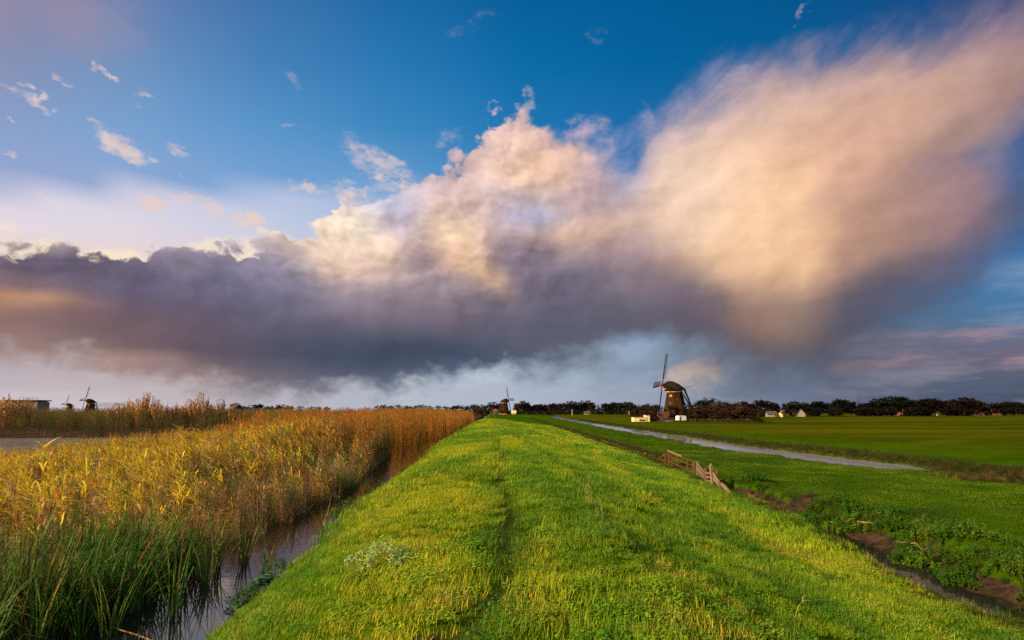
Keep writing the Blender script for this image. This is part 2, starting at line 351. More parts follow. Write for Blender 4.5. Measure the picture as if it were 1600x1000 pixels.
def empty(name, loc, rz=0, **k):
    o = bpy.data.objects.new(name, None); C.objects.link(o); o.location = loc; o.rotation_euler = (0, 0, rz); o.empty_display_size = .3
    return tag(o, **k)
def copy_tree(o, parent=None):
    c = o.copy(); C.objects.link(c)
    if parent: c.parent = parent
    for ch in o.children: copy_tree(ch, c)
    return c

class MB:
    "collects solids into one mesh"
    def __init__(s): s.v, s.f = [], []
    def add(s, v, f):
        n = len(s.v); s.v += [tuple(p) for p in v]; s.f += [tuple(i+n for i in q) for q in f]; return s
    def bar(s, a, b, w, h=None, w2=None, h2=None, up=(0, 0, 1), twist=0):
        "a squared beam from a to b"
        a, b = Vector(a), Vector(b); d = (b-a).normalized(); u = Vector(up)
        if abs(d.dot(u)) > .98: u = Vector((0, 1, 0))
        r = d.cross(u).normalized(); u = r.cross(d)
        if twist: q = Matrix.Rotation(twist, 3, d); r, u = q @ r, q @ u
        h = h or w; w2 = w2 or w; h2 = h2 or h
        pts = []
        for p, ww, hh in ((a, w, h), (b, w2, h2)):
            for i, j in ((-1, -1), (1, -1), (1, 1), (-1, 1)): pts.append(p+r*(i*ww/2)+u*(j*hh/2))
        return s.add(pts, [(3, 2, 1, 0), (4, 5, 6, 7), (0, 1, 5, 4), (1, 2, 6, 5), (2, 3, 7, 6), (3, 0, 4, 7)])
    def box(s, c, d): return s.bar((c[0], c[1], c[2]-d[2]/2), (c[0], c[1], c[2]+d[2]/2), d[0], d[1])
    def tube(s, pts, rad, n=6):
        P = [Vector(p) for p in pts]; base = len(s.v); rings = []
        for k, p in enumerate(P):
            d = (P[min(k+1, len(P)-1)]-P[max(k-1, 0)]).normalized()
            u = Vector((0, 0, 1)) if abs(d.z) < .9 else Vector((0, 1, 0)); r = d.cross(u).normalized(); u = r.cross(d)
            rr = rad[k] if isinstance(rad, (list, tuple)) else rad
            rings.append([p+r*(math.cos(2*math.pi*i/n)*rr)+u*(math.sin(2*math.pi*i/n)*rr) for i in range(n)])
        v = [q for r_ in rings for q in r_]; f = []
        for k in range(len(P)-1):
            for i in range(n): f.append((k*n+i, k*n+(i+1) % n, (k+1)*n+(i+1) % n, (k+1)*n+i))
        f += [tuple(range(n-1, -1, -1)), tuple((len(P)-1)*n+i for i in range(n))]
        return s.add(v, f)
    def loft(s, rings, cap=True):
        n = len(rings[0]); v = [q for r_ in rings for q in r_]; f = []
        for k in range(len(rings)-1):
            for i in range(n): f.append((k*n+i, k*n+(i+1) % n, (k+1)*n+(i+1) % n, (k+1)*n+i))
        if cap: f += [tuple(range(n-1, -1, -1)), tuple((len(rings)-1)*n+i for i in range(n))]
        return s.add(v, f)
    def build(s, name, mat, parent=None, smooth=False): return mesh_obj(name, s.v, s.f, mat, parent, smooth)

# ---------------------------------------------------------------- materials
def mat(name):
    m = bpy.data.materials.new(name); m.use_nodes = True; t = m.node_tree; t.nodes.clear()
    out = t.nodes.new('ShaderNodeOutputMaterial'); b = t.nodes.new('ShaderNodeBsdfPrincipled'); t.links.new(b.outputs[0], out.inputs[0])
    return m, t, b, out
def nnoise(t, vec, scale, detail=4, rough=.6):
    n = t.nodes.new('ShaderNodeTexNoise'); n.inputs['Scale'].default_value = scale; n.inputs['Detail'].default_value = detail; n.inputs['Roughness'].default_value = rough
    if vec is not None: t.links.new(vec, n.inputs['Vector'])
    return N(t, n.outputs['Fac'])
def nmix(t, fac, a, b, kind='MIX'):
    n = t.nodes.new('ShaderNodeMix'); n.data_type = 'RGBA'; n.blend_type = kind
    for i, v in ((0, fac), (6, a), (7, b)):
        if isinstance(v, N): t.links.new(v.s, n.inputs[i])
        elif isinstance(v, (int, float)): n.inputs[i].default_value = v
        elif isinstance(v, (tuple, list)): n.inputs[i].default_value = (*v[:3], 1)
        else: t.links.new(v, n.inputs[i])
    return n.outputs[2]
def nbump(t, b, h, strength, dist):
    n = t.nodes.new('ShaderNodeBump'); n.inputs['Strength'].default_value = strength; n.inputs['Distance'].default_value = dist
    t.links.new(h.s, n.inputs['Height']); t.links.new(n.outputs[0], b.inputs['Normal'])
def simple(name, c1, c2, scale=6, rough=.85, bump=.3, dist=.01, stretch=None):
    m, t, b, _ = mat(name)
    tc = t.nodes.new('ShaderNodeTexCoord'); vec = tc.outputs['Object']
    if stretch:
        mp = t.nodes.new('ShaderNodeMapping'); mp.inputs['Scale'].default_value = stretch; t.links.new(vec, mp.inputs[0]); vec = mp.outputs[0]
    n = nnoise(t, vec, scale, 5, .62); n2 = nnoise(t, vec, scale*5.3, 3)
    t.links.new(nmix(t, (n*.7+n2*.3).step(.33, .67), c1, c2), b.inputs['Base Color'])
    b.inputs['Roughness'].default_value = rough; b.inputs['Specular IOR Level'].default_value = .25 if rough < .8 else .02
    if bump: nbump(t, b, n2, bump, dist)
    return m
def leafy(name, trans=.35, rough=.6, vary=.5, spec=.25, src='INSTANCER', base=(.1, .1, .1)):
    "blades and leaves: tint of the plant times the tint of the leaf, a little light let through"
    m = bpy.data.materials.new(name); m.use_nodes = True; t = m.node_tree; t.nodes.clear()
    out = t.nodes.new('ShaderNodeOutputMaterial'); b = t.nodes.new('ShaderNodeBsdfPrincipled'); tr = t.nodes.new('ShaderNodeBsdfTranslucent'); mx = t.nodes.new('ShaderNodeMixShader')
    leaf = t.nodes.new('ShaderNodeAttribute'); leaf.attribute_name = 'tint'; leaf.attribute_type = 'GEOMETRY'
    if src == 'INSTANCER':
        a = t.nodes.new('ShaderNodeAttribute'); a.attribute_name = 'hue'; a.attribute_type = 'INSTANCER'
        c = nmix(t, 1.0, a.outputs['Color'], leaf.outputs['Color'], 'MULTIPLY')
    else:
        oi = t.nodes.new('ShaderNodeObjectInfo'); c = nmix(t, 1.0, oi.outputs['Color'], leaf.outputs['Color'], 'MULTIPLY')
    t.links.new(c, b.inputs['Base Color']); t.links.new(c, tr.inputs[0]); b.inputs['Roughness'].default_value = rough; b.inputs['Specular IOR Level'].default_value = spec
    mx.inputs[0].default_value = trans; t.links.new(b.outputs[0], mx.inputs[1]); t.links.new(tr.outputs[0], mx.inputs[2]); t.links.new(mx.outputs[0], out.inputs[0])
    return m

# ---------------------------------------------------------------- the land
Yk = [-20, 9, 12, 16, 20, 25, 42, 82, 250, 500]
def lip_l(y): return np.interp(y, Yk, [7.4, 7.5, 7.8, 8.5, 9.0, 9.4, 10.4, 11.6, 16.5, 22])        # the ditch's near lip
def lip_r(y): return np.interp(y, Yk, [10.0, 10.1, 10.4, 10.7, 10.8, 10.6, 11.6, 12.6, 17.6, 23.2])
def canal_c(y): return np.interp(y, [25, 33, 57, 107, 207, 258, 330, 600], [24.6, 24.5, 23.2, 25.2, 29.8, 32.0, 37, 60])
def canal_w(y): return np.interp(y, [32.2, 33.6, 36, 44, 60, 110, 260, 600], [.05, 1.35, 1.8, 2.05, 2.1, 2.1, 2.4, 2.8])
DYKE_X = [-6, -5.0, -4.55, -4.25, -3.5, -2.5, -1.7, -1.05, -.35, .0, .24, .52, .9, 1.7]
DYKE_Z = [-.38, -.3, -.06, .16, .80, 1.42, 1.66, 1.75, 1.75, 1.72, 1.66, 1.72, 1.76, 1.64]
def land(x, y):
    "height of the ground, and how bare / worn / rough it is"
    x, y = np.broadcast_arrays(np.asarray(x, float), np.asarray(y, float))
    wob = (fbm(y*.22, y*0+3.3, 5)-.5)*.55*sst(y, -5, 12)
    xl = x-.38*sst(-y, -17, -9)+wob*np.clip(1-(x+1.5)/2, 0, 1)*np.clip((6-np.abs(x))/1.5, 0, 1)
    path = x+(fbm(y*.12, y*0+9.1, 8)-.5)*.5+np.interp(y, [4, 6, 10, 20], [.55, .12, -.02, -.1])
    ll, lr = lip_l(y)+(fbm(y*.5, y*0+1.7, 3)-.5)*.9, lip_r(y)+(fbm(y*.45, y*0+6.2, 4)-.5)*1.0
    z = np.interp(xl, DYKE_X, DYKE_Z)
    groove = np.exp(-((path-.25)/.17)**2)*sst(x, -1.4, -.5)*sst(-x, -1.6, -.9)
    z = z-groove*.075
    t = np.clip((x-1.7)/(ll-1.7), 0, 1)
    z = np.where(x > 1.7, 1.64+(.30-1.64)*(1-(1-t)**1.45), z)
    mid = .5*(ll+lr); w = .5*(lr-ll)
    u = np.abs(x-mid)/w
    far_fill = np.interp(y, [22, 40, 90, 300], [-.3, -.04, .04, .12])
    prof = np.interp(u, [0, .45, .75, 1.0, 1.3], [-.10, -.03, .13, .34, .36])
    prof = np.maximum(prof, far_fill)
    z = np.where(x > ll, np.minimum(prof, .36), z)
    # open field beyond
    z = np.where(x > lr, .34+(fbm(x*.35, y*.35, 11)-.5)*.10+(fbm(x*.05, y*.05, 12)-.5)*.16*sst(x-lr, 3, 12), z)
    # hummocky far lip of the ditch, with slumped earth
    hum = np.exp(-((x-lr-.7)/1.0)**2)*(fbm(x*.7, y*.6, 21)-.3)*.75*np.interp(y, [8, 26, 40], [1, 1, .25])
    z = z+hum*(x > mid)
    cc, cw = canal_c(y)+(fbm(y*.16, y*0+2, 31)-.5)*1.3, canal_w(y)*(1+(fbm(y*.6, y*0+8+(x > canal_c(y))*5, 33)-.5)*.8)
    cd = np.abs(x-cc)-cw
    z = np.where((cd < np.where(x < cc, 9, 1.6)) & (x > 13) & (y > 24), np.minimum(z, np.where(x < cc, np.interp(cd, [-.6, 0, .3, 9], [-.3, -.02, .045, .36]), np.interp(cd, [-.6, 0, .35, 1.6], [-.3, -.02, .12, .30]))), z)
    z = z+1.0*np.exp(-((x-52)/15)**2-((y-48)/9)**2)+.35*np.exp(-((x-33)/7)**2-((y-29)/5)**2)
    # left: the reed swamp, its channel, the far bank
    mud = sst(y, 27, 34)*sst(-y, -74, -60)*sst(-x, 4.2, 5)*sst(x, -9, -7)
    swamp = -.22+(fbm(x*.8, y*.8, 41)-.5)*.22+mud*(.08+(fbm(x*.9, y*.35, 43)-.5)*.42)
    z = np.where(xl < -4.6, np.minimum(np.where(xl < -5, swamp, z), np.where(xl < -5, 9, z)), z)
    bank = sst(y+(fbm(x*.08, y*0, 51)-.5)*10, 76, 84)*sst(-x, 26, 40)
    z = np.where(x < -6, z*(1-bank)+bank*(.9+(fbm(x*.05, y*.05, 52)-.5)*.3), z)
    beyond = sst(y, 190, 240)*(x < -6); z = z*(1-beyond)+.5*beyond
    z = z+(fbm(x*1.6, y*1.6, 61, 3)-.5)*.09*np.clip(1-np.abs(x-1)/7, 0, 1)*(y < 90)
    bare = np.clip(sst(.92-u, 0, .35)*(x > ll-.3)*np.interp(y, [20, 35, 60, 120], [1, .75, .45, .3]), 0, 1)
    slump = sst(fbm(x*.55+2, y*.42, 71), .55, .66)*np.exp(-((x-lr-.2)/.6)**4)*(y < 26)
    bare = np.maximum(bare, slump)
    bare = np.maximum(bare, (xl < -4.45)*1.0)
    bare = np.maximum(bare, np.exp(-((x+.42)/.25)**2-((y-4.45)/.22)**2)*(.5+1.1*fbm(x*7, y*7, 73)))
    bare = np.maximum(bare, ((cd < .02) & (x > 14) & (y > 24))*1.0)
    z = z+(fbm(x*3.1, y*3.1, 75, 3)-.5)*.22*np.clip(bare, 0, 1)*(x > 6)*(x < 14)*(y < 32)
    rough = np.exp(-((cd-1.6)/1.6)**2)*(x > cc)*(y > 24)
    return z, np.clip(bare, 0, 1), np.clip(groove, 0, 1), np.clip(rough, 0, 1)
def gz(x, y): return land(x, y)[0]

def axis(parts):
    return np.unique(np.concatenate(parts))
gx = axis([np.arange(-9, 15, .13), np.arange(15, 34, .4), 34+np.cumsum(np.geomspace(.5, 700, 60)), -9-np.cumsum(np.geomspace(.3, 700, 60))])
gy = axis([np.arange(-6, 30, .17), np.arange(30, 90, .5), 90+np.cumsum(np.geomspace(.8, 900, 70)), -6-np.cumsum(np.geomspace(.6, 400, 24))])
GX, GY = np.meshgrid(gx, gy); GZ, GB, GP, GR = land(GX, GY)
nx, ny = len(gx), len(gy); idx = np.arange(nx*ny).reshape(ny, nx)
quads = np.stack([idx[:-1, :-1], idx[:-1, 1:], idx[1:, 1:], idx[1:, :-1]], -1).reshape(-1, 4)

m, t, b, _ = mat('turf_and_earth'); M_GROUND = m
geo = t.nodes.new('ShaderNodeNewGeometry'); at_ = t.nodes.new('ShaderNodeAttribute'); at_.attribute_name = 'tint'
sp = t.nodes.new('ShaderNodeSeparateColor'); t.links.new(at_.outputs['Color'], sp.inputs[0]); bare, worn, rough = [N(t, o) for o in sp.outputs]
pos = geo.outputs['Position']
mp = t.nodes.new('ShaderNodeMapping'); mp.inputs['Scale'].default_value = (.012, .06, 1); t.links.new(pos, mp.inputs[0])
n1 = nnoise(t, pos, .35, 5); n2 = nnoise(t, pos, 4.0, 5, .7); n3 = nnoise(t, mp.outputs[0], 1.0, 5, .6)
sx = t.nodes.new('ShaderNodeSeparateXYZ'); t.links.new(pos, sx.inputs[0]); px_, py_ = N(t, sx.outputs[0]), N(t, sx.outputs[1])
g = nmix(t, (n1*.5+n2*.5).step(.35, .65), (.018, .046, .001), (.042, .080, .001))
g = nmix(t, (px_.step(26, 45)*.9), g, nmix(t, n3.step(.36, .62), (.017, .030, .001), (.062, .056, .002)))  # fields farther right darkened as well, cloud shade painted into the ground colour
g = nmix(t, rough*(n2.step(.3, .6)), g, (.035, .030, .008))
g = nmix(t, worn*.7, g, (.05, .06, .012))
e = nmix(t, n2.step(.3, .7), (.016, .010, .006), (.055, .032, .018))
t.links.new(nmix(t, (bare*1.25+(n2-.5)*.6).step(.3, .75), g, e), b.inputs['Base Color'])
b.inputs['Roughness'].default_value = 1; b.inputs['Specular IOR Level'].default_value = .0
nbump(t, b, n2*.6+nnoise(t, pos, 22, 4, .7)*.4, 1.0, .09)
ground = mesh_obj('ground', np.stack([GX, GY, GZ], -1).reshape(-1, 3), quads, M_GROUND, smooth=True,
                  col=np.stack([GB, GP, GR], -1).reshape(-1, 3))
tag(ground, kind='structure')

m, t, b, _ = mat('still_water'); M_WATER = m
b.inputs['IOR'].default_value = 1.5
geo = t.nodes.new('ShaderNodeNewGeometry'); mp = t.nodes.new('ShaderNodeMapping'); mp.inputs['Scale'].default_value = (1.0, 1.6, 1); t.links.new(geo.outputs['Position'], mp.inputs[0])
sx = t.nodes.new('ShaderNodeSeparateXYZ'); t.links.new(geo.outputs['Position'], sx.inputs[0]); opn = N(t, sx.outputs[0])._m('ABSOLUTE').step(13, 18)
t.links.new(nmix(t, opn, (.012, .010, .008), (.23, .208, .205)), b.inputs['Base Color']); mp2 = t.nodes.new('ShaderNodeMapping'); mp2.inputs['Scale'].default_value = (1.4, .12, 1); mp2.inputs['Rotation'].default_value = (0, 0, .35); t.links.new(geo.outputs['Position'], mp2.inputs[0])  # pale open water: a little turbidity, mostly reflected sky brightness put into the colour
gust = nnoise(t, mp2.outputs[0], .8, 4, .6).step(.35, .65)
t.links.new((opn*gust*.10+.025).s, b.inputs['Roughness'])   # gusts roughen the open water
nbump(t, b, nnoise(t, mp.outputs[0], 2.2, 2, .5)*(opn*.3+.6), .06, .05)     # open water is rippled by the wind, the ditches lie sheltered
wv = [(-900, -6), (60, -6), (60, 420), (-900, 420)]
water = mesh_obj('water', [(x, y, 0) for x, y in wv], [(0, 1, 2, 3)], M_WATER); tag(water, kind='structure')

# ---------------------------------------------------------------- plants as ground cover
class Blades:
    def __init__(s): s.v, s.f, s.c = [], [], []
    def ribbon(s, pts, wid, side, col):
        "a tapering leaf along pts, widest across 'side'"
        n0 = len(s.v); k = len(pts); side = Vector(side)
        for p, w in zip(pts[:-1], wid[:-1]):
            p = Vector(p); s.v += [tuple(p-side*(w/2)), tuple(p+side*(w/2))]; s.c += [col, col]
        s.v.append(tuple(pts[-1])); s.c.append(col)
        for i in range(k-2): s.f.append((n0+2*i, n0+2*i+1, n0+2*i+3, n0+2*i+2))
        s.f.append((n0+2*(k-2), n0+2*(k-2)+1, n0+2*(k-1)))
    def blade(s, x, y, z, h, w, yaw, lean, bend, seg, col, kink=0):
        "a blade rising from a point, leaning and bending over towards yaw"
        d = Vector((math.cos(yaw), math.sin(yaw), 0)); side = Vector((-d.y, d.x, 0))
        pts, p, a = [], Vector((x, y, z)), lean
        for i in range(seg+1):
            pts.append(p.copy()); a += bend/seg*(1.0+(i/seg))*.8
            if kink and i == seg-2: a += kink
            p = p+(d*math.sin(a)+Vector((0, 0, 1))*math.cos(a))*(h/seg)
        s.ribbon(pts, [w*(.75 if i == 0 else 1)*(1-(i/seg)**2.2*.9) for i in range(seg+1)], side, col)
    def build(s, name, m): return mesh_obj(name, s.v, s.f, m, False, col=np.array(s.c, np.float32))

def kit(name, objs):
    c = bpy.data.collections.new(name)
    for o in objs: c.objects.link(o)
    return c
def scatter(name, kit_col, x, y, z, hue, sc, rz, tx=None, ty=None, label=None, kind='stuff', zs=None):
    n = len(x); me = bpy.data.meshes.new(name)
    me.vertices.add(n); me.vertices.foreach_set('co', np.stack([x, y, z], -1).astype(np.float32).ravel())
    def attr(nm, ty_, val, key='value'):
        a = me.attributes.new(nm, ty_, 'POINT'); a.data.foreach_set(key, np.ascontiguousarray(val, np.float32).ravel())
    h4 = np.ones((n, 4), np.float32); h4[:, :3] = hue
    attr('hue', 'FLOAT_COLOR', h4, 'color')
    attr('turn', 'FLOAT_VECTOR', np.stack([np.zeros(n) if tx is None else tx, np.zeros(n) if ty is None else ty, rz], -1), 'vector')
    attr('size', 'FLOAT_VECTOR', np.stack([sc, sc, sc if zs is None else zs], -1), 'vector')
    a = me.attributes.new('pick', 'INT', 'POINT'); a.data.foreach_set('value', rng.integers(0, 1000, n).astype(np.int32))
    o = bpy.data.objects.new(name, me); C.objects.link(o)
    g = bpy.data.node_groups.new(name, 'GeometryNodeTree')
    g.interface.new_socket('Geometry', in_out='INPUT', socket_type='NodeSocketGeometry'); g.interface.new_socket('Geometry', in_out='OUTPUT', socket_type='NodeSocketGeometry')
    nd, ln = g.nodes.new, g.links.new
    gi, go, ip, ci = nd('NodeGroupInput'), nd('NodeGroupOutput'), nd('GeometryNodeInstanceOnPoints'), nd('GeometryNodeCollectionInfo')
    ci.inputs['Collection'].default_value = kit_col; ci.inputs['Separate Children'].default_value = True; ci.inputs['Reset Children'].default_value = True
    ip.inputs['Pick Instance'].default_value = True
    def named(nm, ty_):
        q = nd('GeometryNodeInputNamedAttribute'); q.data_type = ty_; q.inputs['Name'].default_value = nm; return q.outputs['Attribute']
    ln(gi.outputs[0], ip.inputs['Points']); ln(ci.outputs[0], ip.inputs['Instance']); ln(named('pick', 'INT'), ip.inputs['Instance Index'])
    eu = nd('FunctionNodeEulerToRotation'); ln(named('turn', 'FLOAT_VECTOR'), eu.inputs[0]); ln(eu.outputs[0], ip.inputs['Rotation'])
    ln(named('size', 'FLOAT_VECTOR'), ip.inputs['Scale']); ln(ip.outputs[0], go.inputs[0])
    md = o.modifiers.new('plants', 'NODES'); md.node_group = g
    tag(o, label, None, None, kind)
    return o
def U(a, b, n=None): return rng.uniform(a, b, n)
def lin(h): return np.array(srgb(h))

M_BLADE = leafy('grass_blade', .35, .6, spec=.08)
M_REED = leafy('reed_leaf', .3, .65, spec=.05)
def grass_tuft(n, r, h, w, seg=3, dry=.06, seed=0):
    q = random.Random(seed); s = Blades()
    lay = q.uniform(0, 6.28)
    for i in range(n):
        a, d = q.uniform(0, 6.28), r*math.sqrt(q.random()); yaw = lay+q.gauss(0, 1.5)
        k = q.uniform(.75, 1.3); c = (k*q.uniform(.85, 1.3), k, k*q.uniform(.6, 1.4))
        if q.random() < dry: c = (2.6*k, 1.35*k, 2.0*k)
        s.blade(d*math.cos(a), d*math.sin(a), -.01, h*q.uniform(.45, 1.15), w*q.uniform(.7, 1.3), yaw, q.uniform(.05, .5), q.uniform(.2, 1.3), seg, c)
    return s.build('grass_tuft', M_BLADE)
def clover_patch(n, r, h, w, seed=0):
    q = random.Random(seed); s = Blades()
    for i in range(n):
        a, d = q.uniform(0, 6.28), r*math.sqrt(q.random()); x, y, z = d*math.cos(a), d*math.sin(a), h*q.uniform(.3, 1); yaw = q.uniform(0, 6.28); k = q.uniform(.8, 1.25)
        dx = Vector((math.cos(yaw), math.sin(yaw), q.uniform(-.3, .4))); l = w*q.uniform(.8, 1.6)
        s.ribbon([Vector((x, y, z)), Vector((x, y, z))+dx*l*.5, Vector((x, y, z-.005))+dx*l], [w*.4, w, 0], (-dx.y, dx.x, 0), (k*.8, k*.95, k))
    return s.build('herb_patch', M_BLADE)
kit_near = kit('grass_near', [grass_tuft(80, .17, .088, .0040, 4, .10, s) for s in range(7)]+[clover_patch(60, .15, .06, .022, 60+s) for s in range(2)])
kit_mid = kit('grass_mid', [grass_tuft(90, .32, .12, .008, 3, .05, 20+s) for s in range(6)])
kit_far = kit('grass_far', [grass_tuft(110, .8, .13, .022, 2, .05, 40+s) for s in range(5)])
kit_low = kit('grass_low', [grass_tuft(110, .5, .055, .011, 2, .04, 50+s) for s in range(5)])

G_FRESH, G_DEEP, G_YEL, G_DRY = np.array([.138, .228, .006]), np.array([.068, .150, .006]), np.array([.235, .275, .009]), np.array([.20, .17, .03])
def sward(x, y):
    "tint of the sward at a place: fresh, deep, yellowing and dry patches, plus a painted sunlit crest"
    a, b_, c_ = fbm(x*.95, y*.16, 81, 4), fbm(x*1.7, y*.5, 82, 3), fbm(x*3.3+4, y*1.3, 83, 3)
    gr = land(x, y)[2]
    lit_ridge = np.exp(-((x+.75)/.75)**2)*.8+np.exp(-((x-1.0)/.5)**2)*.35  # band of sunlight along the crest, painted as a yellower grass tint
    k = sst(b_+(a-.5)*.7, .3, .7)[:, None]; h = G_DEEP*(1-k)+G_FRESH*k
    k = np.clip(sst(a+lit_ridge*.24+(c_-.5)*.5, .54, .80)*.9, 0, 1)[:, None]; h = h*(1-k)+G_YEL*k
    k = (sst(c_+(a-.5)*.4, .64, .82)*.45)[:, None]; h = h*(1-k)+G_DRY*k
    k = np.clip(gr*1.3, 0, .9)[:, None]; h = h*(1-k)+G_DEEP*.6*k
    return h*U(.8, 1.2, len(x))[:, None]
def lay_grass(name, kc, x0, x1, y0, y1, dens, s0, s1, label, keep=None, short=1.0, hue=sward):
    n = int((x1-x0)*(y1-y0)*dens); x, y = U(x0, x1, n), U(y0, y1, n)
    z, bare, groove, rough = land(x, y)
    ok = (bare < .42+U(-.2, .2, n)) & (z > .06)
    if keep is not None: ok &= keep(x, y)
    x, y, z, groove = x[ok], y[ok], z[ok], groove[ok]
    hgt = s0+(s1-s0)*sst(fbm(x*.8, y*.6, 91, 3), .25, .75)
    hgt = hgt*(1-.72*groove)*short
    return x, y, z, hue(x, y), hgt
def grass_obj(name, kc, sets, label):
    x, y, z, hu, sc = [np.concatenate([s[i] for s in sets]) for i in range(5)]
    n = len(x)
    return scatter(name, kc, x, y, z, hu, np.clip(sc, .8, 1.25), U(0, 6.28, n), U(-.12, .12, n), U(-.12, .12, n), label, zs=sc*U(.8, 1.25, n))
onridge = lambda x, y: (x < lip_l(y)+.3)
inview = lambda x, y: np.abs(np.arctan2(x, y)-YAW) < R(46)
W1 = lay_grass('g', kit_near, -4.7, 8.6, 2.6, 13, 52, .7, 1.75, '', lambda x, y: onridge(x, y) & inview(x, y))
W2 = lay_grass('g', kit_mid, -4.9, 10, 12.5, 38, 15, .8, 1.5, '', onridge)
W3 = lay_grass('g', kit_far, -5, 13, 37, 130, 3.2, .9, 1.5, '', onridge)
grass_obj('grass', kit_near, [W1], 'short green and yellowing grass in the foreground of the dyke top')
grass_obj('grass', kit_mid, [W2], 'grass on the middle stretch of the dyke')
grass_obj('grass', kit_far, [W3], 'grass on the far stretch of the dyke')
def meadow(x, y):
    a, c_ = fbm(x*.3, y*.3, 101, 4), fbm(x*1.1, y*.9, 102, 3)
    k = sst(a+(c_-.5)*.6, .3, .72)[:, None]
    h = np.array([.018, .046, .002])*(1-k)+np.array([.066, .114, .002])*k  # both greens kept dark: cloud shadow over the field is in the tint
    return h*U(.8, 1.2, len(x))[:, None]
beyond_d = lambda x, y: (x > lip_r(y)-.2) & (np.abs(x-canal_c(y)) > canal_w(y)*.8) & (x < np.where(y > 26, canal_c(y), 60)) & inview(x, y)
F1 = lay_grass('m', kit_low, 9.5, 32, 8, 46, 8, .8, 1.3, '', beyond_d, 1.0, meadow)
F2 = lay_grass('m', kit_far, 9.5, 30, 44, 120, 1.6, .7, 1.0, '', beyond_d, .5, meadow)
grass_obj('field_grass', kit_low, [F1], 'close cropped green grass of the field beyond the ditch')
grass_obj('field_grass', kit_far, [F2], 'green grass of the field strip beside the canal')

# ---------------------------------------------------------------- reeds
WIND = math.pi                                    # the plumes and leaves stream to the left
def reed(s, x, y, h, q, leaves=7, lw=.022, ll=.42, plume=True, lean=None, stemw=.009, leafc=None, stemc=(1, .85, .6), plumec=(.95, .72, .55), seg=3, ps=1.0):
    lean = q.uniform(.02, .14) if lean is None else lean; yaw = WIND+q.gauss(0, .6)
    d = Vector((math.cos(yaw), math.sin(yaw), 0)); pts = []
    for i in range(5):
        t = i/4; pts.append(Vector((x, y, 0))+d*(lean*h*t**1.8)+Vector((0, 0, h*t*(1-.12*lean*t))))
    sd = (math.cos(yaw+1.57+q.uniform(-.6, .6)), math.sin(yaw+1.57), 0)
    s.ribbon(pts, [stemw*1.2, stemw*1.1, stemw, stemw*.8, stemw*.4], sd, stemc); s.ribbon(pts, [stemw*1.2, stemw*1.1, stemw, stemw*.8, stemw*.4], (-sd[1], sd[0], 0), stemc)
    for i in range(leaves):
        t = .30+.66*(i+q.random())/leaves; k = t*4; a = pts[min(int(k), 3)].lerp(pts[min(int(k), 3)+1], k-int(k)); k = q.uniform(.7, 1.35)
        c = leafc(q) if leafc else (k, k, k)
        s.blade(a.x, a.y, a.z, ll*q.uniform(.6, 1.25), lw*q.uniform(.7, 1.2), WIND+q.gauss(0, .75), q.uniform(.5, 1.0), q.uniform(.2, 1.3), seg, c)
    if plume:
        a = pts[-1]
        for i in range(6):
            k = q.uniform(.8, 1.2)
            s.blade(a.x, a.y, a.z+(-.10+.03*i)*ps, q.uniform(.14, .30)*ps, .022*ps, yaw+q.gauss(0, .5), q.uniform(.1, .5), q.uniform(.5, 1.4), 3, tuple(k*v for v in plumec))
def reed_clump(n, r, h, seed, name='reed_clump', **kw):
    q = random.Random(seed); s = Blades()
    for i in range(n):
        a, d = q.uniform(0, 6.28), r*math.sqrt(q.random())
        reed(s, d*math.cos(a), d*math.sin(a), h*q.uniform(.72, 1.12), q, **kw)
    return s.build(name, M_REED)
def sedge(n, r, h, w, seed, seg=5, kink=.35, dead=.35, name='sedge', dm=1.0):
    "strap-leaved clump: bulrush, iris, sedge"
    q = random.Random(seed); s = Blades()
    for i in range(n):
        a, d = q.uniform(0, 6.28), r*math.sqrt(q.random()); k = q.uniform(.7, 1.3); c = (k, k, k)
        if q.random() < dead: c = (2.6*k*dm, 1.25*k, 1.8*k)
        s.blade(d*math.cos(a), d*math.sin(a), -.1, h*q.uniform(.5, 1.1), w*q.uniform(.7, 1.25), q.choice([a, WIND+q.gauss(0, .8)]), q.uniform(.02, .22), q.uniform(.05, .8), seg, c,
                q.uniform(.8, 2.0) if q.random() < kink else 0)
    return s.build(name, M_REED)
goldleaf = lambda q: tuple(q.uniform(.75, 1.35)*v for v in q.choice([(1, 1, 1), (1, .85, .7), (1.2, 1.2, 1.2), (.7, .95, .8)]))
kit_gold = kit('reed_gold', [reed_clump(4, .16, 2.0, 200+i, leaves=8, lw=.040, ll=.58, leafc=goldleaf, plume=i % 2 == 0) for i in range(6)])
kit_dry = kit('reed_dry', [reed_clump(5, .2, 1.75, 300+i, leaves=7, lw=.017, ll=.36, plume=i % 3 != 0, lean=None) for i in range(5)]+[sedge(26, .22, 1.5, .014, 320+i, 5, .6, 0, 'dry_sedge') for i in range(3)])
kit_tall = kit('reed_tall', [reed_clump(16, .5, 3.3, 400+i, leaves=5, lw=.03, ll=.5, stemw=.02, seg=2) for i in range(5)])
kit_strap = kit('bulrush_leaves', [sedge(13, .14, 1.65, .028, 500+i, 6, .25, .22, 'bulrush', 1.25) for i in range(6)])
kit_sedge = kit('grey_sedge', [sedge(46, .26, 1.15, .014, 540+i, 5, .4, 0, 'sedge') for i in range(4)])

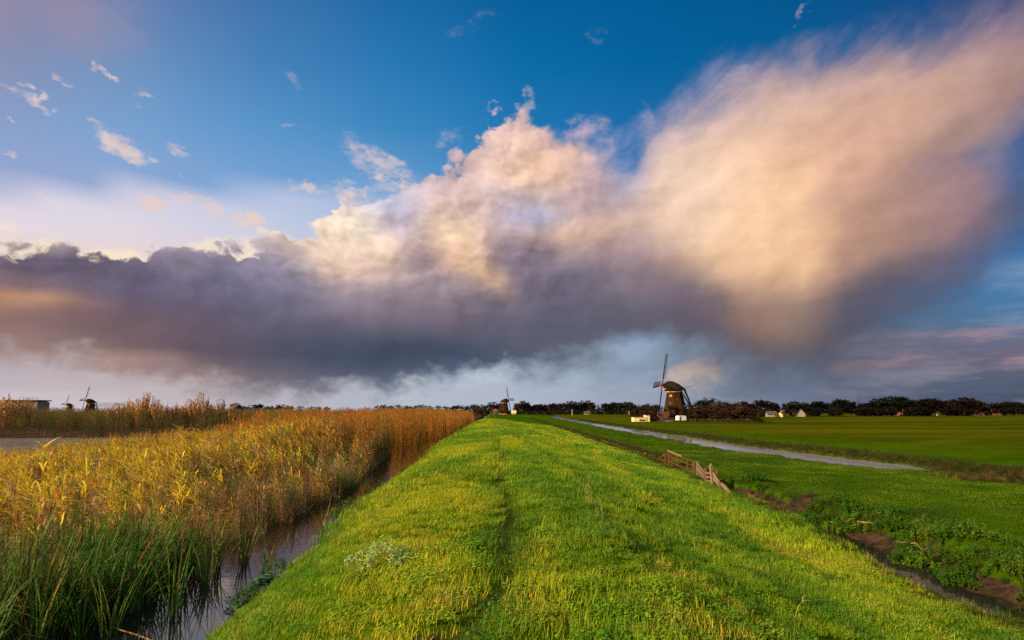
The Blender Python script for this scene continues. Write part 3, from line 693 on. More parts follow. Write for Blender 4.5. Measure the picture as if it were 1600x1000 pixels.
H_GOLD, H_ORANGE, H_BROWN, H_TAN, H_GREEN, H_GREY, H_OLIVE = [np.array(v) for v in
    ((.66, .47, .028), (.46, .215, .035), (.24, .125, .045), (.42, .29, .13), (.050, .105, .012), (.19, .20, .10), (.17, .16, .03))]
def edge_x(y): return np.interp(y, [3, 9, 11, 12.5, 14, 17, 23, 27, 34, 40, 55, 67, 80, 130, 300], [-6.3, -6.25, -6.2, -6.05, -5.75, -5.4, -5.15, -5.5, -6.6, -7.2, -8.6, -7.4, -5.2, -5.6, -6.5])
def bed(n, x0, x1, y0, y1, keep):
    x, y = U(x0, x1, n), U(y0, y1, n); ok = keep(x, y) & (np.abs(np.arctan2(x, y)-YAW) < R(45)); return x[ok], y[ok]
def back_edge(x, y): return y < np.interp(-x, [0, 14, 20, 24, 28, 32], [400, 400, 60, 40, 31, 27])     # the near bed ends at the channel
frac = lambda x, y: fbm(x*.35, y*.3, 131, 3)
# golden phragmites with dry stands among it
x, y = bed(30000, -34, -4.4, 6.0, 46, lambda x, y: (x < edge_x(y)-.9*sst(y, 40, 20)-.5*U(0, 1, len(x))) & back_edge(x, y))
d_edge = edge_x(y)-x
r_ = U(0, 1, len(x)); grey_zone = sst(y, 17, 21)*sst(-y, -34, -29)*sst(-d_edge, -6.5, -3)*sst(frac(x+9, y*1.3), .30, .55)*.8
front = sst(d_edge*1.0+0*y, 0.2, 3.0)
hh = np.interp(-x/y, [.1, .2, .3, .42, .6, .87], [3.0, 3.0, 2.75, 2.4, 1.9, 1.5])/2.2; hh = np.where(y < 12, np.minimum(hh, .92), hh)*np.clip(np.interp(y, [10, 14, 30, 38], [.6, .40, .40, .7])+np.interp(y, [10, 14, 30, 38], [.13, .10, .10, .13])*d_edge, .4, 1)*(.80+.40*frac(x, y))
goldw = np.clip(sst(d_edge, 1.5, 5.0)*sst(y, 12.0, 19), .12, .80)*(1-grey_zone)
is_gold = r_ < goldw*.66
sel = is_gold & (U(0, 1, len(x)) < .62)
k = sst(y+U(-5, 5, len(x)), 30, 42)[:, None]*.8
hue = (H_GOLD*(1-k)+H_ORANGE*k); hue = hue*U(.75, 1.2, len(x))[:, None]
kk = U(0, 1, len(x))[:, None]; hue = np.where(kk < .2, H_OLIVE*1.4, np.where(kk < .36, H_TAN*.9, hue))
scatter('reeds', kit_gold, x[sel], y[sel], -.15+0*x[sel], hue[sel], hh[sel]*U(.85, 1.15, sel.sum()), U(-.5, .5, sel.sum()), U(-.06, .06, sel.sum()), U(-.14, .05, sel.sum()), 'golden leafy reeds with lit tops left of the dyke')
sel = ~is_gold & (grey_zone < U(.2, .9, len(x))) & (U(0, 1, len(x)) < np.interp(y, [6, 11, 15], [.45, .9, 1.0]))
hue = np.where((U(0, 1, len(x)) < .3)[:, None], H_TAN, np.where((U(0, 1, len(x)) < .65)[:, None], H_BROWN, np.where((U(0, 1, len(x)) < .5)[:, None], H_GREEN*1.5, H_BROWN*.5+H_ORANGE*.5)))*U(.7, 1.2, len(x))[:, None]
scatter('dry_reeds', kit_dry, x[sel], y[sel], -.12+0*x[sel], hue[sel], hh[sel]*U(.8, 1.1, sel.sum()), U(-.6, .6, sel.sum()), U(-.1, .1, sel.sum()), U(-.2, .08, sel.sum()), 'dry brown and tan reed stems along the ditch')
sel = (grey_zone > U(.1, .9, len(x))) & (U(0, 1, len(x)) < .5)
hue = np.where((U(0, 1, len(x)) < .4)[:, None], H_GREY*.8, np.where((U(0, 1, len(x)) < .5)[:, None], H_GREEN*1.3, H_BROWN*.7))*U(.7, 1.2, len(x))[:, None]
scatter('sedge', kit_sedge, x[sel], y[sel], -.1+0*x[sel], hue[sel], U(.7, 1.5, sel.sum()), U(0, 6.28, sel.sum()), None, None, 'grey green drooping sedge between the reeds and the ditch')
# bulrush leaves at the front
x, y = bed(3600, -13, -4.9, 3.6, 13.5, lambda x, y: (x < edge_x(y)+.05) & (x > edge_x(y)-np.interp(y, [3, 9, 13.5], [8, 4.6, 2.2])))
d_edge = edge_x(y)-x; sel = (U(0, 1, len(x)) < .5) & (fbm(x*1.4, y*1.4, 139) > .37)
x, y, d_edge = x[sel], y[sel], d_edge[sel]
hue = np.where((U(0, 1, len(x)) < .8)[:, None], H_GREEN, np.array([.085, .085, .025]))*U(.7, 1.25, len(x))[:, None]
scatter('bulrush_leaves', kit_strap, x, y, -.15+0*x, hue, U(.85, 1.25, len(x))*np.interp(d_edge, [0, 1], [.75, 1]), U(0, 6.28, len(x)), None, None, 'dark green and brown bulrush leaves standing in the near ditch')
# tall orange reeds farther along the dyke
x, y = bed(9000, -60, -4.8, 34, 210, lambda x, y: (x < edge_x(y)-.3) & back_edge(x, y+0*x) & (x > np.interp(y, [34, 60, 90, 210], [-16, -22, -32, -60])) & (U(0, 1, len(x)) < np.interp(y, [34, 45, 90, 210], [.5, .9, .7, .4])))
hh = np.interp(y, [34, 44, 60, 120], [.78, .98, 1.05, 1.08])*(.88+.24*frac(x, y))*np.clip(.75+.12*(edge_x(y)-x), .7, 1)
hue = (H_ORANGE*.7+H_BROWN*.3)*U(.7, 1.25, len(x))[:, None]; hue = np.where((U(0, 1, len(x)) < .2)[:, None], H_OLIVE*1.2, hue)
scatter('reeds', kit_tall, x, y, -.15+0*x, hue, hh, U(-.5, .5, len(x)), None, None, 'tall rust orange reeds farther along the dyke')
# the far bank across the channel
x, y = bed(7500, -190, -20, 76, 190, lambda x, y: (y > 73.4+(fbm(x*.08, y*0, 51)-.5)*-10) & (x < -25-.02*y) & (U(0, 1, len(x)) < np.interp(y, [76, 95, 190], [1, .6, .35])))
z = np.maximum(gz(x, y), -.1)
hh = (.72+.3*fbm(x*.06, y*.06, 133))*np.interp(y, [78, 84, 100], [.72, .85, .95])
k = sst(y+U(-5, 5, len(x)), 80, 96)[:, None]
hue = (np.array([.075, .075, .035])*(1-k)+np.array([.19, .145, .04])*k)*U(.75, 1.2, len(x))[:, None]
scatter('far_reeds', kit_tall, x, y, z-.1, hue, hh, U(-.5, .5, len(x)), None, None, 'olive brown reeds on the far bank of the channel')

# ---------------------------------------------------------------- materials of the built things
M_THATCH = simple('weathered_thatch', (.020, .0075, .0025), (.036, .015, .005), 3, .95, .6, .05, (3, 3, .6))
M_CAP = simple('dark_thatch', (.009, .007, .006), (.020, .014, .010), 4, .95, .5, .05)
M_BEAM = simple('tarred_beam', (.010, .006, .004), (.020, .012, .008), 5, .9, .2)
M_REDWOOD = simple('red_painted_beam', (.06, .012, .010), (.10, .024, .016), 5, .6, .2)
M_TRIM = simple('ochre_wood_trim', (.42, .24, .07), (.55, .34, .12), 6, .7, .2)
M_WHITE = simple('white_paint', (.46, .40, .35), (.58, .52, .46), 8, .6, .1)
M_CREAM = simple('cream_painted_boards', (.46, .34, .14), (.56, .42, .20), 5, .7, .2, .01, (6, 6, .5))
M_BRICK = simple('red_brick', (.18, .06, .035), (.30, .11, .06), 9, .9, .4)
M_TILE = simple('red_roof_tiles', (.13, .035, .022), (.22, .065, .035), 7, .85, .5)
M_SLATE = simple('dark_roof', (.035, .028, .026), (.07, .055, .05), 6, .85, .3)
M_GLASS = simple('dark_glass', (.02, .022, .026), (.035, .04, .045), 4, .1, 0)
M_WOOD = simple('grey_weathered_wood', (.085, .048, .026), (.21, .135, .078), 7, .85, .6, .008, (9, 9, 1.2))
M_OLDWOOD = simple('dark_old_wood', (.045, .025, .014), (.12, .066, .036), 7, .9, .6, .008, (9, 9, 1.2))
M_BROOF = simple('brown_roof_tiles', (.05, .02, .013), (.09, .038, .022), 7, .85, .5)
M_PALE = simple('dull_plaster', (.13, .10, .07), (.20, .16, .12), 5, .85, .2)
M_DBRICK = simple('brown_brick', (.07, .026, .016), (.13, .05, .028), 9, .9, .4)
M_RUST = simple('rust_brown_rail', (.048, .020, .006), (.10, .042, .012), 8, .85, .4, .006, (3, 3, 3))
M_STEEL = simple('grey_steel', (.03, .033, .037), (.05, .054, .06), 6, .5, .1)
M_RUBBER = simple('black_rubber', (.015, .015, .015), (.03, .03, .03), 8, .8, .2)
M_BARK = simple('dark_bark', (.030, .020, .014), (.06, .042, .03), 6, .95, .8, .03, (2, 2, .4))
M_ROOT = simple('bleached_root', (.15, .075, .03), (.30, .165, .07), 9, .85, .6, .01, (2, 2, 2))
M_LEAF = leafy('autumn_leaf', .25, .7, spec=.1, src='OBJECT')
M_HERB = leafy('herb_leaf', .3, .6, spec=.08, src='OBJECT')

# ---------------------------------------------------------------- windmill
def ring(cx, cy, z, r, n=8, ph=math.pi/8): return [(cx+r*math.cos(2*math.pi*i/n+ph), cy+r*math.sin(2*math.pi*i/n+ph), z) for i in range(n)]
def make_mill():
    "an octagonal thatched polder mill; the windshaft points along local -X"
    root = empty('windmill', (0, 0, 0))
    b = MB(); b.loft([ring(0, 0, -.2, 4.9), ring(0, 0, .9, 4.45), ring(0, 0, 2.6, 4.0), ring(0, 0, 6, 3.25), ring(0, 0, 9.3, 2.62), ring(0, 0, 9.9, 2.55)])
    body = b.build('body', M_THATCH, root)
    b = MB(); b.loft([ring(0, 0, -.25, 5.0), ring(0, 0, 1.0, 4.62)]); b.build('plinth', M_BRICK, root)
    b = MB(); b.loft([ring(0, 0, 9.62, 2.72), ring(0, 0, 9.95, 2.80), ring(0, 0, 10.05, 2.80)]); b.build('curb_ring', M_TRIM, root)
    # windows and the door lie on the facets' slope
    def opening(nm, ang, z0, z1, w, frame):
        r = lambda z: np.interp(z, [.9, 2.6, 6, 9.3, 9.9], [4.45, 4.0, 3.25, 2.62, 2.55])*math.cos(math.pi/8)
        c, s_ = math.cos(ang), math.sin(ang); o = lambda z, d: Vector((c*(r(z)+d), s_*(r(z)+d), z)); sd = Vector((-s_, c, 0))
        b = MB(); b.bar(o(z0, .0), o(z1, .0), w+.22, .16, up=(c, s_, 0)); f = b.build(nm, frame, root)
        b = MB(); b.bar(o(z0+.12, .05), o(z1-.12, .05), w, .12, up=(c, s_, 0)); b.build('pane', M_GLASS, f)
    A = math.pi/4
    opening('window', -3*A, 8.1, 8.75, .6, M_TRIM); opening('window', -3*A, 5.4, 6.5, .7, M_BEAM); opening('window', -2*A, 6.6, 7.5, .7, M_BEAM)
    opening('door', -3*A, 1.0, 3.1, 1.2, M_REDWOOD); opening('window', -1*A, 4.6, 5.6, .7, M_BEAM)
    # cap: a boat-shaped thatched hood, high over the sails, falling to the tail
    b = MB(); rings = []
    for xx, w, zb, zt in ((-3.25, 1.35, 10.5, 12.35), (-2.9, 1.9, 10.15, 13.1), (-1.9, 2.6, 10.05, 13.45), (-.4, 3.0, 10.05, 13.35), (1.3, 2.85, 10.1, 12.55), (2.6, 2.2, 10.3, 11.6), (3.35, 1.3, 10.5, 11.05)):
        h = zt-zb; rings.append([(xx, -w, zb), (xx, -w*1.02, zb+h*.22), (xx, -w*.80, zb+h*.62), (xx, -w*.34, zb+h*.95), (xx, 0, zt), (xx, w*.34, zb+h*.95), (xx, w*.80, zb+h*.62), (xx, w*1.02, zb+h*.22), (xx, w, zb)])
    b.loft(rings); cap = b.build('cap', M_CAP, root, True)
    b = MB(); b.bar((-3.42, -1.5, 10.75), (-3.42, 1.5, 10.75), .16, .7); b.build('breast_board', M_TRIM, cap)
    hub = Vector((-4.2, 0, 12.05)); ax = Vector((-math.cos(R(10)), 0, math.sin(R(10))))
    b = MB(); b.tube([(-2.6, 0, 11.77), hub-ax*.1, hub+ax*.45], [.33, .36, .32], 8); b.bar(hub-Vector((0, .45, 0)), hub+Vector((0, .45, 0)), .6); b.build('windshaft', M_REDWOOD, root)
    side = Vector((0, 1, 0)); upv = side.cross(ax).normalized()
    if upv.z < 0: upv = -upv
    for k in range(4):
        th = R(1.5)+k*math.pi/2; d = upv*math.cos(th)+side*math.sin(th); nrm_ = ax; sd = d.cross(nrm_).normalized()
        o = hub+ax*(.15 if k % 2 else -.15)
        b = MB(); b.bar(o, o+d*2.2, .40, .40, .36, .36, up=nrm_); sail = b.build('sail', M_REDWOOD, root)
        b = MB(); b.bar(o+d*2.2, o+d*11.0, .36, .36, .17, .17, up=nrm_); b.build('stock', M_BEAM, sail)
        b = MB(); tw = lambda t: .30-.22*t
        for i in range(22):
            t = i/21; p = o+d*(2.3+8.5*t); e = (sd-nrm_*tw(t)).normalized()
            b.bar(p-e*.38, p+e*1.75, .055, .045, up=d)
        for off in (.62, 1.2, 1.75):
            for i in range(6):
                t0, t1 = i/6, (i+1)/6; e0, e1 = (sd-nrm_*tw(t0)).normalized(), (sd-nrm_*tw(t1)).normalized()
                b.bar(o+d*(2.3+8.5*t0)+e0*off, o+d*(2.3+8.5*t1)+e1*off, .06, .05, up=nrm_)
        b.build('lattice', M_BEAM, sail)
        b = MB(); e = (sd-nrm_*.2).normalized(); b.bar(o+d*2.3-e*.22, o+d*10.7-e*.20, .26, .03, up=nrm_); b.build('wind_board', M_BEAM, sail)
    # tail: cross beam, long and short braces down to the tail pole
    b = MB(); b.bar((.6, -3.6, 10.55), (.6, 3.6, 10.55), .32); b.bar((2.9, -2.4, 10.75), (2.9, 2.4, 10.75), .26)
    b.bar((3.2, 0, 10.9), (6.9, 0, 1.6), .34, .34, .26, .26)
    for sg in (-1, 1):
        b.bar((.6, sg*3.4, 10.55), (6.6, sg*.25, 2.4), .2); b.bar((2.9, sg*2.3, 10.75), (5.7, sg*.2, 4.6), .18)
    b.bar((6.55, -.5, 2.3), (6.55, .5, 2.3), .22); b.build('tail_braces', M_BEAM, root)
    b = MB(); b.bar((3.3, 0, 11.0), (7.6, 0, 12.2), .10, .10, .05, .05); b.build('brake_lever', M_BEAM, root)
    return root
mill = make_mill()
def place_mill(o, px, Y, rz, s, label, zoff=0):
    x, y = at(px, Y=Y); o.location = (x, y, max(gz(x, y), 0)+zoff); o.rotation_euler.z = rz; o.scale = (s, s, s)
    tag(o, label, 'windmill', 'old polder windmills on the plain'); return o
place_mill(mill, 1055.5, 190, R(-1), .985, 'large brown thatched windmill among brown bushes right of the dyke')
def mill_copy(): return copy_tree(mill)
place_mill(mill_copy(), 788, 470, R(201), .97, 'dark windmill standing at the far end of the grass dyke')
place_mill(mill_copy(), 139.5, 400, R(52), .86, 'dark windmill half hidden by reeds with its cap and one raised sail showing')
place_mill(mill_copy(), 107, 560, R(58), .80, 'faint small windmill sunk deepest behind the reeds left of another mill')

# ---------------------------------------------------------------- buildings
def house(name, px, Y, rz, L, W, H, RH, mw, mr, label, cat='house', wins=3, chimney=True, door=True):
    x, y = at(px, Y=Y); z = gz(x, y); root = empty(name, (x, y, float(z)), rz, label=label, cat=cat)
    b = MB(); hl, hw = L/2, W/2
    b.add([(-hl, -hw, -.3), (hl, -hw, -.3), (hl, hw, -.3), (-hl, hw, -.3), (-hl, -hw, H), (hl, -hw, H), (hl, hw, H), (-hl, hw, H), (-hl, 0, H+RH), (hl, 0, H+RH)],
          [(0, 1, 5, 4), (2, 3, 7, 6), (1, 2, 6, 9, 5), (3, 0, 4, 8, 7)])
    b.build('wall', mw, root)
    b = MB(); k = RH/hw; ov = .45
    for sg in (-1, 1):
        a = [(-hl-.3, sg*(hw+ov), H-k*ov), (hl+.3, sg*(hw+ov), H-k*ov), (hl+.3, 0, H+RH+.02), (-hl-.3, 0, H+RH+.02)]
        v = a+[(p[0], p[1], p[2]+.18) for p in a]; b.add(v, [(3, 2, 1, 0), (4, 5, 6, 7), (0, 1, 5, 4), (1, 2, 6, 5), (2, 3, 7, 6), (3, 0, 4, 7)])
    rf = b.build('roof', mr, root)
    if chimney:
        b = MB(); b.box((hl*.55, 0, H+RH+.35), (.6, .6, 1.1)); b.build('chimney', M_BRICK, rf)
    def open_(nm, c, w, h, ax_, m=M_WHITE):
        b = MB(); d = (w, .09, h) if ax_ == 0 else (.09, w, h); b.box(c, d); f = b.build(nm, m, root)
        b = MB(); d = (w*.8, .13, h*.85) if ax_ == 0 else (.13, w*.8, h*.85); b.box(c, d); b.build('pane', M_GLASS, f)
    for i in range(wins):
        open_('window', (-hl+L*(i+.7)/(wins+.4), -hw-.03, H*.55), min(1.1, L/wins*.5), H*.4, 0)
    open_('window', (-hl-.03, -W*.2, H*.55), .9, H*.36, 1); open_('window', (hl+.03, 0, H*.95), .9, H*.36, 1)
    if door:
        b = MB(); b.box((hl*.72, -hw-.04, 1.0), (.95, .1, 2.05)); b.build('door', M_OLDWOOD, root)
    return root
house('mill_shed', 1041, 183, R(10), 5.4, 3.4, 1.3, 1.6, M_PALE, M_BROOF, 'low shed with red tiled roof and white wall at the foot of the large mill', 'shed', 3, False)
x, y = at(1001, Y=178); z = float(gz(x, y))
sh = empty('cream_shed', (x, y, z), R(6), label='small cream painted shed with a taller right end catching the sun', cat='shed')
b = MB(); b.box((-.6, 0, .65), (4.0, 2.2, 1.3)); b.build('wall', M_CREAM, sh)
b = MB(); b.box((2.0, .1, .95), (1.2, 2.0, 1.9)); b.build('end_wall', M_CREAM, sh)
b = MB(); b.bar((-2.7, 0, 1.34), (1.38, 0, 1.34), 2.5, .08); b.bar((1.32, .1, 1.96), (2.7, .1, 1.90), 2.3, .08); b.build('roof', M_TRIM, sh)
b = MB(); b.box((.1, -1.11, .45), (1.9, .08, .6)); b.build('door', M_OLDWOOD, sh)
# caravan
x, y = at(1064, Y=176); z = float(gz(x, y)); cv = empty('caravan', (x, y, z), R(12), label='white round ended caravan parked before the mill bushes', cat='caravan')
b = MB(); b.loft([[(-1.9+max(0, 0), yy, zz) for yy, zz in ((-.9, .5), (.9, .5), (.85, 1.5), (-.85, 1.5))]]+[[(xx, yy*w, .45+(zz-.45)*h) for yy, zz in ((-1, .45), (1, .45), (.97, 2.3), (-.97, 2.3))] for xx, w, h in ((-1.7, 1, .82), (-1.3, 1.02, 1), (1.1, 1.02, 1), (1.6, 1, .86), (1.85, .9, .6))])
b.build('body', M_WHITE, cv)
b = MB(); b.box((.35, -.95, 1.55), (.8, .1, .6)); b.build('window', M_GLASS, cv); b = MB(); b.box((-.75, -1.0, 1.3), (.6, .1, 1.5)); b.build('door', M_STEEL, cv)
for sg in (-1, 1):
    b = MB(); b.tube([(.1, sg*.95, .34), (.1, sg*.75, .34)], .34, 14); b.build('wheel', M_RUBBER, cv)
b = MB(); b.bar((-1.8, 0, .5), (-3.0, 0, .5), .1); b.build('drawbar', M_STEEL, cv); cv.scale = (.8, .8, .8)
# houses in the dark wood on the right
house('white_barn', 1205, 330, R(-6), 5.2, 3.6, 1.7, 1.4, M_PALE, M_SLATE, 'low pale barn at the left end of the wood', 'barn', 2, False)
house('cottage', 1221, 330, R(40), 3.0, 2.6, 1.3, 1.5, M_TRIM, M_TILE, 'tiny ochre cottage right of the white barn', wins=1)
house('farmhouse', 1251, 345, R(70), 6, 4.2, 1.6, 2.9, M_PALE, M_SLATE, 'farmhouse with pale steep gable in a gap of the wood', wins=2)
house('brick_house', 1406, 400, R(30), 8, 6, 2.8, 3.6, M_DBRICK, M_TILE, 'orange brick house half hidden in the tall wood', wins=3)
house('villa', 1396, 420, R(-20), 6, 5, 4.4, 3.2, M_PALE, M_TILE, 'pale walled house with red roof behind the brick house', wins=3)
house('red_barn', 1532, 430, R(4), 11, 6, 2.2, 2.4, M_DBRICK, M_TILE, 'long barn with red tiled roof at the edge of the wood', 'barn', 3, False)
house('gabled_house', 1553, 430, R(80), 7, 6, 2.8, 4.2, M_DBRICK, M_TILE, 'gabled house with pale bargeboards beside the red barn', wins=2)
house('field_hut', 1465, 395, R(15), 1.5, 1.4, 1.2, .4, M_PALE, M_SLATE, 'tiny white hut standing alone before the wood', 'hut', 1, False, False)
house('white_cottage', 917, 560, R(-8), 5, 4, 1.4, 1.8, M_PALE, M_SLATE, 'white cottage low in the distant tree row', wins=2)
house('red_roof_farm', 771, 490, R(15), 6, 4, 1.7, 1.6, M_PALE, M_TILE, 'farm with pale wall left of the mill at the end of the dyke', 'farm', wins=3)
house('orange_farm', 803, 520, R(-10), 4, 3.4, 1.8, 1.9, M_DBRICK, M_TRIM, 'farm with bright ochre roof right of the mill at the end of the dyke', 'farm', wins=3)
# long barn behind the reeds on the left
x, y = at(44, Y=150); root = empty('long_barn', (x, y, float(gz(x, y))), R(8), label='long flat roofed barn with pale end wall showing over the reeds', cat='barn')
b = MB(); b.box((-.9, 0, 2.5), (7.0, 5, 5.2)); b.build('wall', simple('brown_cladding', (.10, .055, .03), (.17, .10, .06), 3, .9, .3), root)
b = MB(); b.box((2.85, 0, 2.45), (.5, 5.1, 5.0)); b.build('end_wall', M_PALE, root)
b = MB(); b.box((-.6, 0, 5.25), (7.9, 5.7, .26)); rf = b.build('roof', M_SLATE, root)
b = MB(); b.bar((-1, -2.6, 5.95), (3.0, -2.6, 5.95), .06)
for k in range(5): b.bar((-1+k, -2.6, 5.38), (-1+k, -2.6, 5.95), .05)
b.build('rail', M_STEEL, rf)
b = MB()
for k in range(4): b.box((-3.4+1.6*k, -2.53, 3.6), (.8, .1, .9))
b.build('window', M_GLASS, root)
# power line towers
def pylon(px, Y, h, label):
    x, y = at(px, Y=Y); root = empty('power_pylon', (x, y, .3), R(20), label=label, cat='pylon', group='far power line towers')
    b = MB(); w0, w1 = h*.09, h*.014
    for sx, sy in ((1, 1), (1, -1), (-1, 1), (-1, -1)): b.bar((sx*w0, sy*w0, 0), (sx*w1, sy*w1, h), .30)
    for i in range(7):
        t0, t1 = i/7, (i+1)/7; a, c = w0+(w1-w0)*t0, w0+(w1-w0)*t1
        for sg in (-1, 1): b.bar((-a, sg*a, h*t0), (c, sg*c, h*t1), .18); b.bar((sg*a, a, h*t0), (sg*c, -c, h*t1), .18)
    b.build('lattice_tower', M_STEEL, root)
    for f_, l in ((.80, .30), (.92, .22)):
        b = MB(); b.bar((-h*l, 0, h*f_+.8), (0, 0, h*f_), .35); b.bar((h*l, 0, h*f_+.8), (0, 0, h*f_), .35); b.bar((-h*l, 0, h*f_+.8), (h*l, 0, h*f_+.8), .2); b.build('cross_arm', M_STEEL, root)
    return root
pylon(1511, 1500, 52, 'lattice power pylon rising just above the wood near the red barn')
pylon(1344, 1700, 46, 'faint power pylon above the wood between two crowns')

# ---------------------------------------------------------------- trees and bushes
def tree_meshes(seed, n, leaf, shape, bare, twig=26, cl=(1, 1, 1)):
    "a unit-high tree: trunk with limbs, and a crown of leaf clumps on its limbs"
    q = random.Random(seed); T = MB(); L = Blades(); tips = []
    hb, hw = shape
    T.tube([(0, 0, -.03), (q.gauss(0, .008), q.gauss(0, .008), .22), (q.gauss(0, .02), q.gauss(0, .02), .5), (q.gauss(0, .03), q.gauss(0, .03), .8)], [.030, .022, .014, .004], 6)
    for i in range(twig):
        z0 = q.uniform(hb*.8, .72); a = q.uniform(0, 6.28); l = hw*q.uniform(.45, 1.0)*(1-.35*abs((z0-hb)/(1-hb)-.3)); up = q.uniform(.25, .9)
        p0 = Vector((0, 0, z0)); p1 = p0+Vector((math.cos(a)*l*.5, math.sin(a)*l*.5, l*up*.45)); p2 = p0+Vector((math.cos(a+.2)*l, math.sin(a+.2)*l, l*up*.8))
        if p2.z > .97: p2.z = .97
        T.tube([p0, p1, p2], [.010, .006, .002], 4); tips += [p1.lerp(p2, .5), p2, p2]
    tips += [Vector((q.gauss(0, .05), q.gauss(0, .05), q.uniform(.8, .97))) for _ in range(6)]
    for i in range(n):
        c = q.choice(tips); r = .085*q.uniform(.3, 1.0)*(1+hw)
        p = c+Vector((q.gauss(0, 1), q.gauss(0, 1), q.gauss(0, .75)))*r*.62
        if p.z > 1.0 or p.z < hb*.55: continue
        k = q.uniform(.6, 1.4)*(.8+.4*math.sin(c.x*31+c.y*17+c.z*23)); yaw = q.uniform(0, 6.28); d = Vector((math.cos(yaw), math.sin(yaw), q.uniform(-.6, .6)))*leaf*q.uniform(.6, 1.4); sd = Vector((-d.y, d.x, q.uniform(-.02, .02))).normalized()
        L.ribbon([p, p+d*.5, p+d], [leaf*.35, leaf*.75, 0], sd, (k*cl[0]*q.uniform(.9, 1.1), k*cl[1], k*cl[2]))
    return T, L
def make_tree(name, seed, n, leaf, shape, bare=0, twig=26):
    T, L = tree_meshes(seed, n, leaf, shape, bare, twig); root = empty(name, (0, 0, 0))
    T.build('trunk', M_BARK, root); c = L.build('crown', M_LEAF); C.objects.link(c); c.parent = root
    return root
def put_tree(root, x, y, h, wide, col, label, cat, group, first=[set()]):
    if root.name in first[0]: o = copy_tree(root)
    else: o = root; first[0].add(root.name)
    o.location = (x, y, max(float(gz(x, y)), 0)-.05); o.scale = (h*wide, h*wide, h); o.rotation_euler.z = random.uniform(0, 6.28)
    tag(o, label, cat, group)
    for ch in o.children:
        if ch.name.startswith('crown'): ch.color = (*[float(v) for v in col], 1)
    return o
broad = [make_tree('tree', 700+i, 3400, .070, (.20, .44), 0, 34) for i in range(4)]
poplar = [make_tree('tree', 720+i, 1900, .045, (.18, .20), 0, 30) for i in range(2)]
shrub = [make_tree('bush', 740+i, 2600, .062, (.06, .50), 0, 34) for i in range(4)]
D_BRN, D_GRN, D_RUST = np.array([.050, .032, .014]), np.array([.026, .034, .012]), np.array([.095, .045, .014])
def px_h(py, Y, px): return EYE+(643-py)/FPX*Y*1.0     # height of a thing topping out at this picture row
# the dark wood behind the right-hand field: crowns from left to right (pixel, top row)
WOOD = [(1165, 629), (1183, 623), (1206, 627), (1232, 629), (1243, 627), (1262, 630), (1278, 627), (1295, 628), (1312, 624), (1330, 627), (1347, 629), (1364, 626), (1380, 621), (1396, 618), (1412, 621),
        (1430, 624), (1446, 622), (1462, 623), (1478, 627), (1494, 622), (1510, 620), (1526, 624), (1544, 629), (1560, 629), (1576, 627), (1594, 628), (1612, 627), (1635, 625)]
for i, (px, py) in enumerate(WOOD):
    for k in range(2):
        Y = random.uniform(345, 370)+k*38+max(0, px-1330)*.22; qx = px+random.uniform(-7, 7)*(k > 0)+k*8; x, y = at(qx, Y=Y)
        h = px_h(py+random.uniform(-.5, 2.0)+k*1.2, Y, px)
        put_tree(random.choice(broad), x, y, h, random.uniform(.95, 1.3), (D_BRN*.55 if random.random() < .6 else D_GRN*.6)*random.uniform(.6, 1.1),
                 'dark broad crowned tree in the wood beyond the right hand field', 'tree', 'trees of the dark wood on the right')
for i in range(90):
    px = random.uniform(1160, 1625); Y = random.uniform(335, 345)+max(0, px-1330)*.22
    if min(abs(px-q) for q in (1204, 1221, 1250, 1404, 1465, 1532, 1553)) < 9: continue
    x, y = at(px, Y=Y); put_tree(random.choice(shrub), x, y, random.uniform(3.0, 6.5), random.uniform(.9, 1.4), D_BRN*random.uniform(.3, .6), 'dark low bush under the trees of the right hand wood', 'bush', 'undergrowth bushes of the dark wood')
# brown bushes round the mill
MILLB = [(1078, 634, 184), (1092, 627, 198), (1102, 623, 205), (1113, 627, 196), (1125, 626, 202), (1138, 628, 190), (1150, 630, 186), (1162, 628, 200), (1172, 636, 170), (1184, 640, 160), (1100, 633, 182), (1126, 634, 180), (1147, 636, 176), (1160, 638, 168), (1086, 640, 178), (1116, 640, 176), (1137, 641, 172)]
for px, py, Y in MILLB:
    x, y = at(px, Y=Y); put_tree(random.choice(shrub+broad[:1]), x, y, px_h(py, Y, px), random.uniform(1.0, 1.35), (D_RUST*.75 if py > 632 else D_BRN)*random.uniform(.7, 1.1), 'brown autumn bush right of the large windmill', 'bush', 'brown bushes right of the large windmill')
for px, py, Y in [(993, 639, 200), (1003, 634, 196), (1014, 631, 190), (1024, 632, 186), (1010, 641, 184), (1021, 643, 181)]:
    x, y = at(px, Y=Y); put_tree(random.choice(shrub), x, y, px_h(py, Y, px), random.uniform(1.0, 1.3), (D_BRN if py < 640 else D_RUST*.7)*random.uniform(.7, 1.0), 'dark brown bush left of the large windmill', 'bush', 'bushes left of the large windmill')
x, y = at(1054, Y=181); put_tree(shrub[1], x, y, 5.2, .9, D_BRN*.35, 'near black bush pressed against the foot of the large mill', 'bush', None)
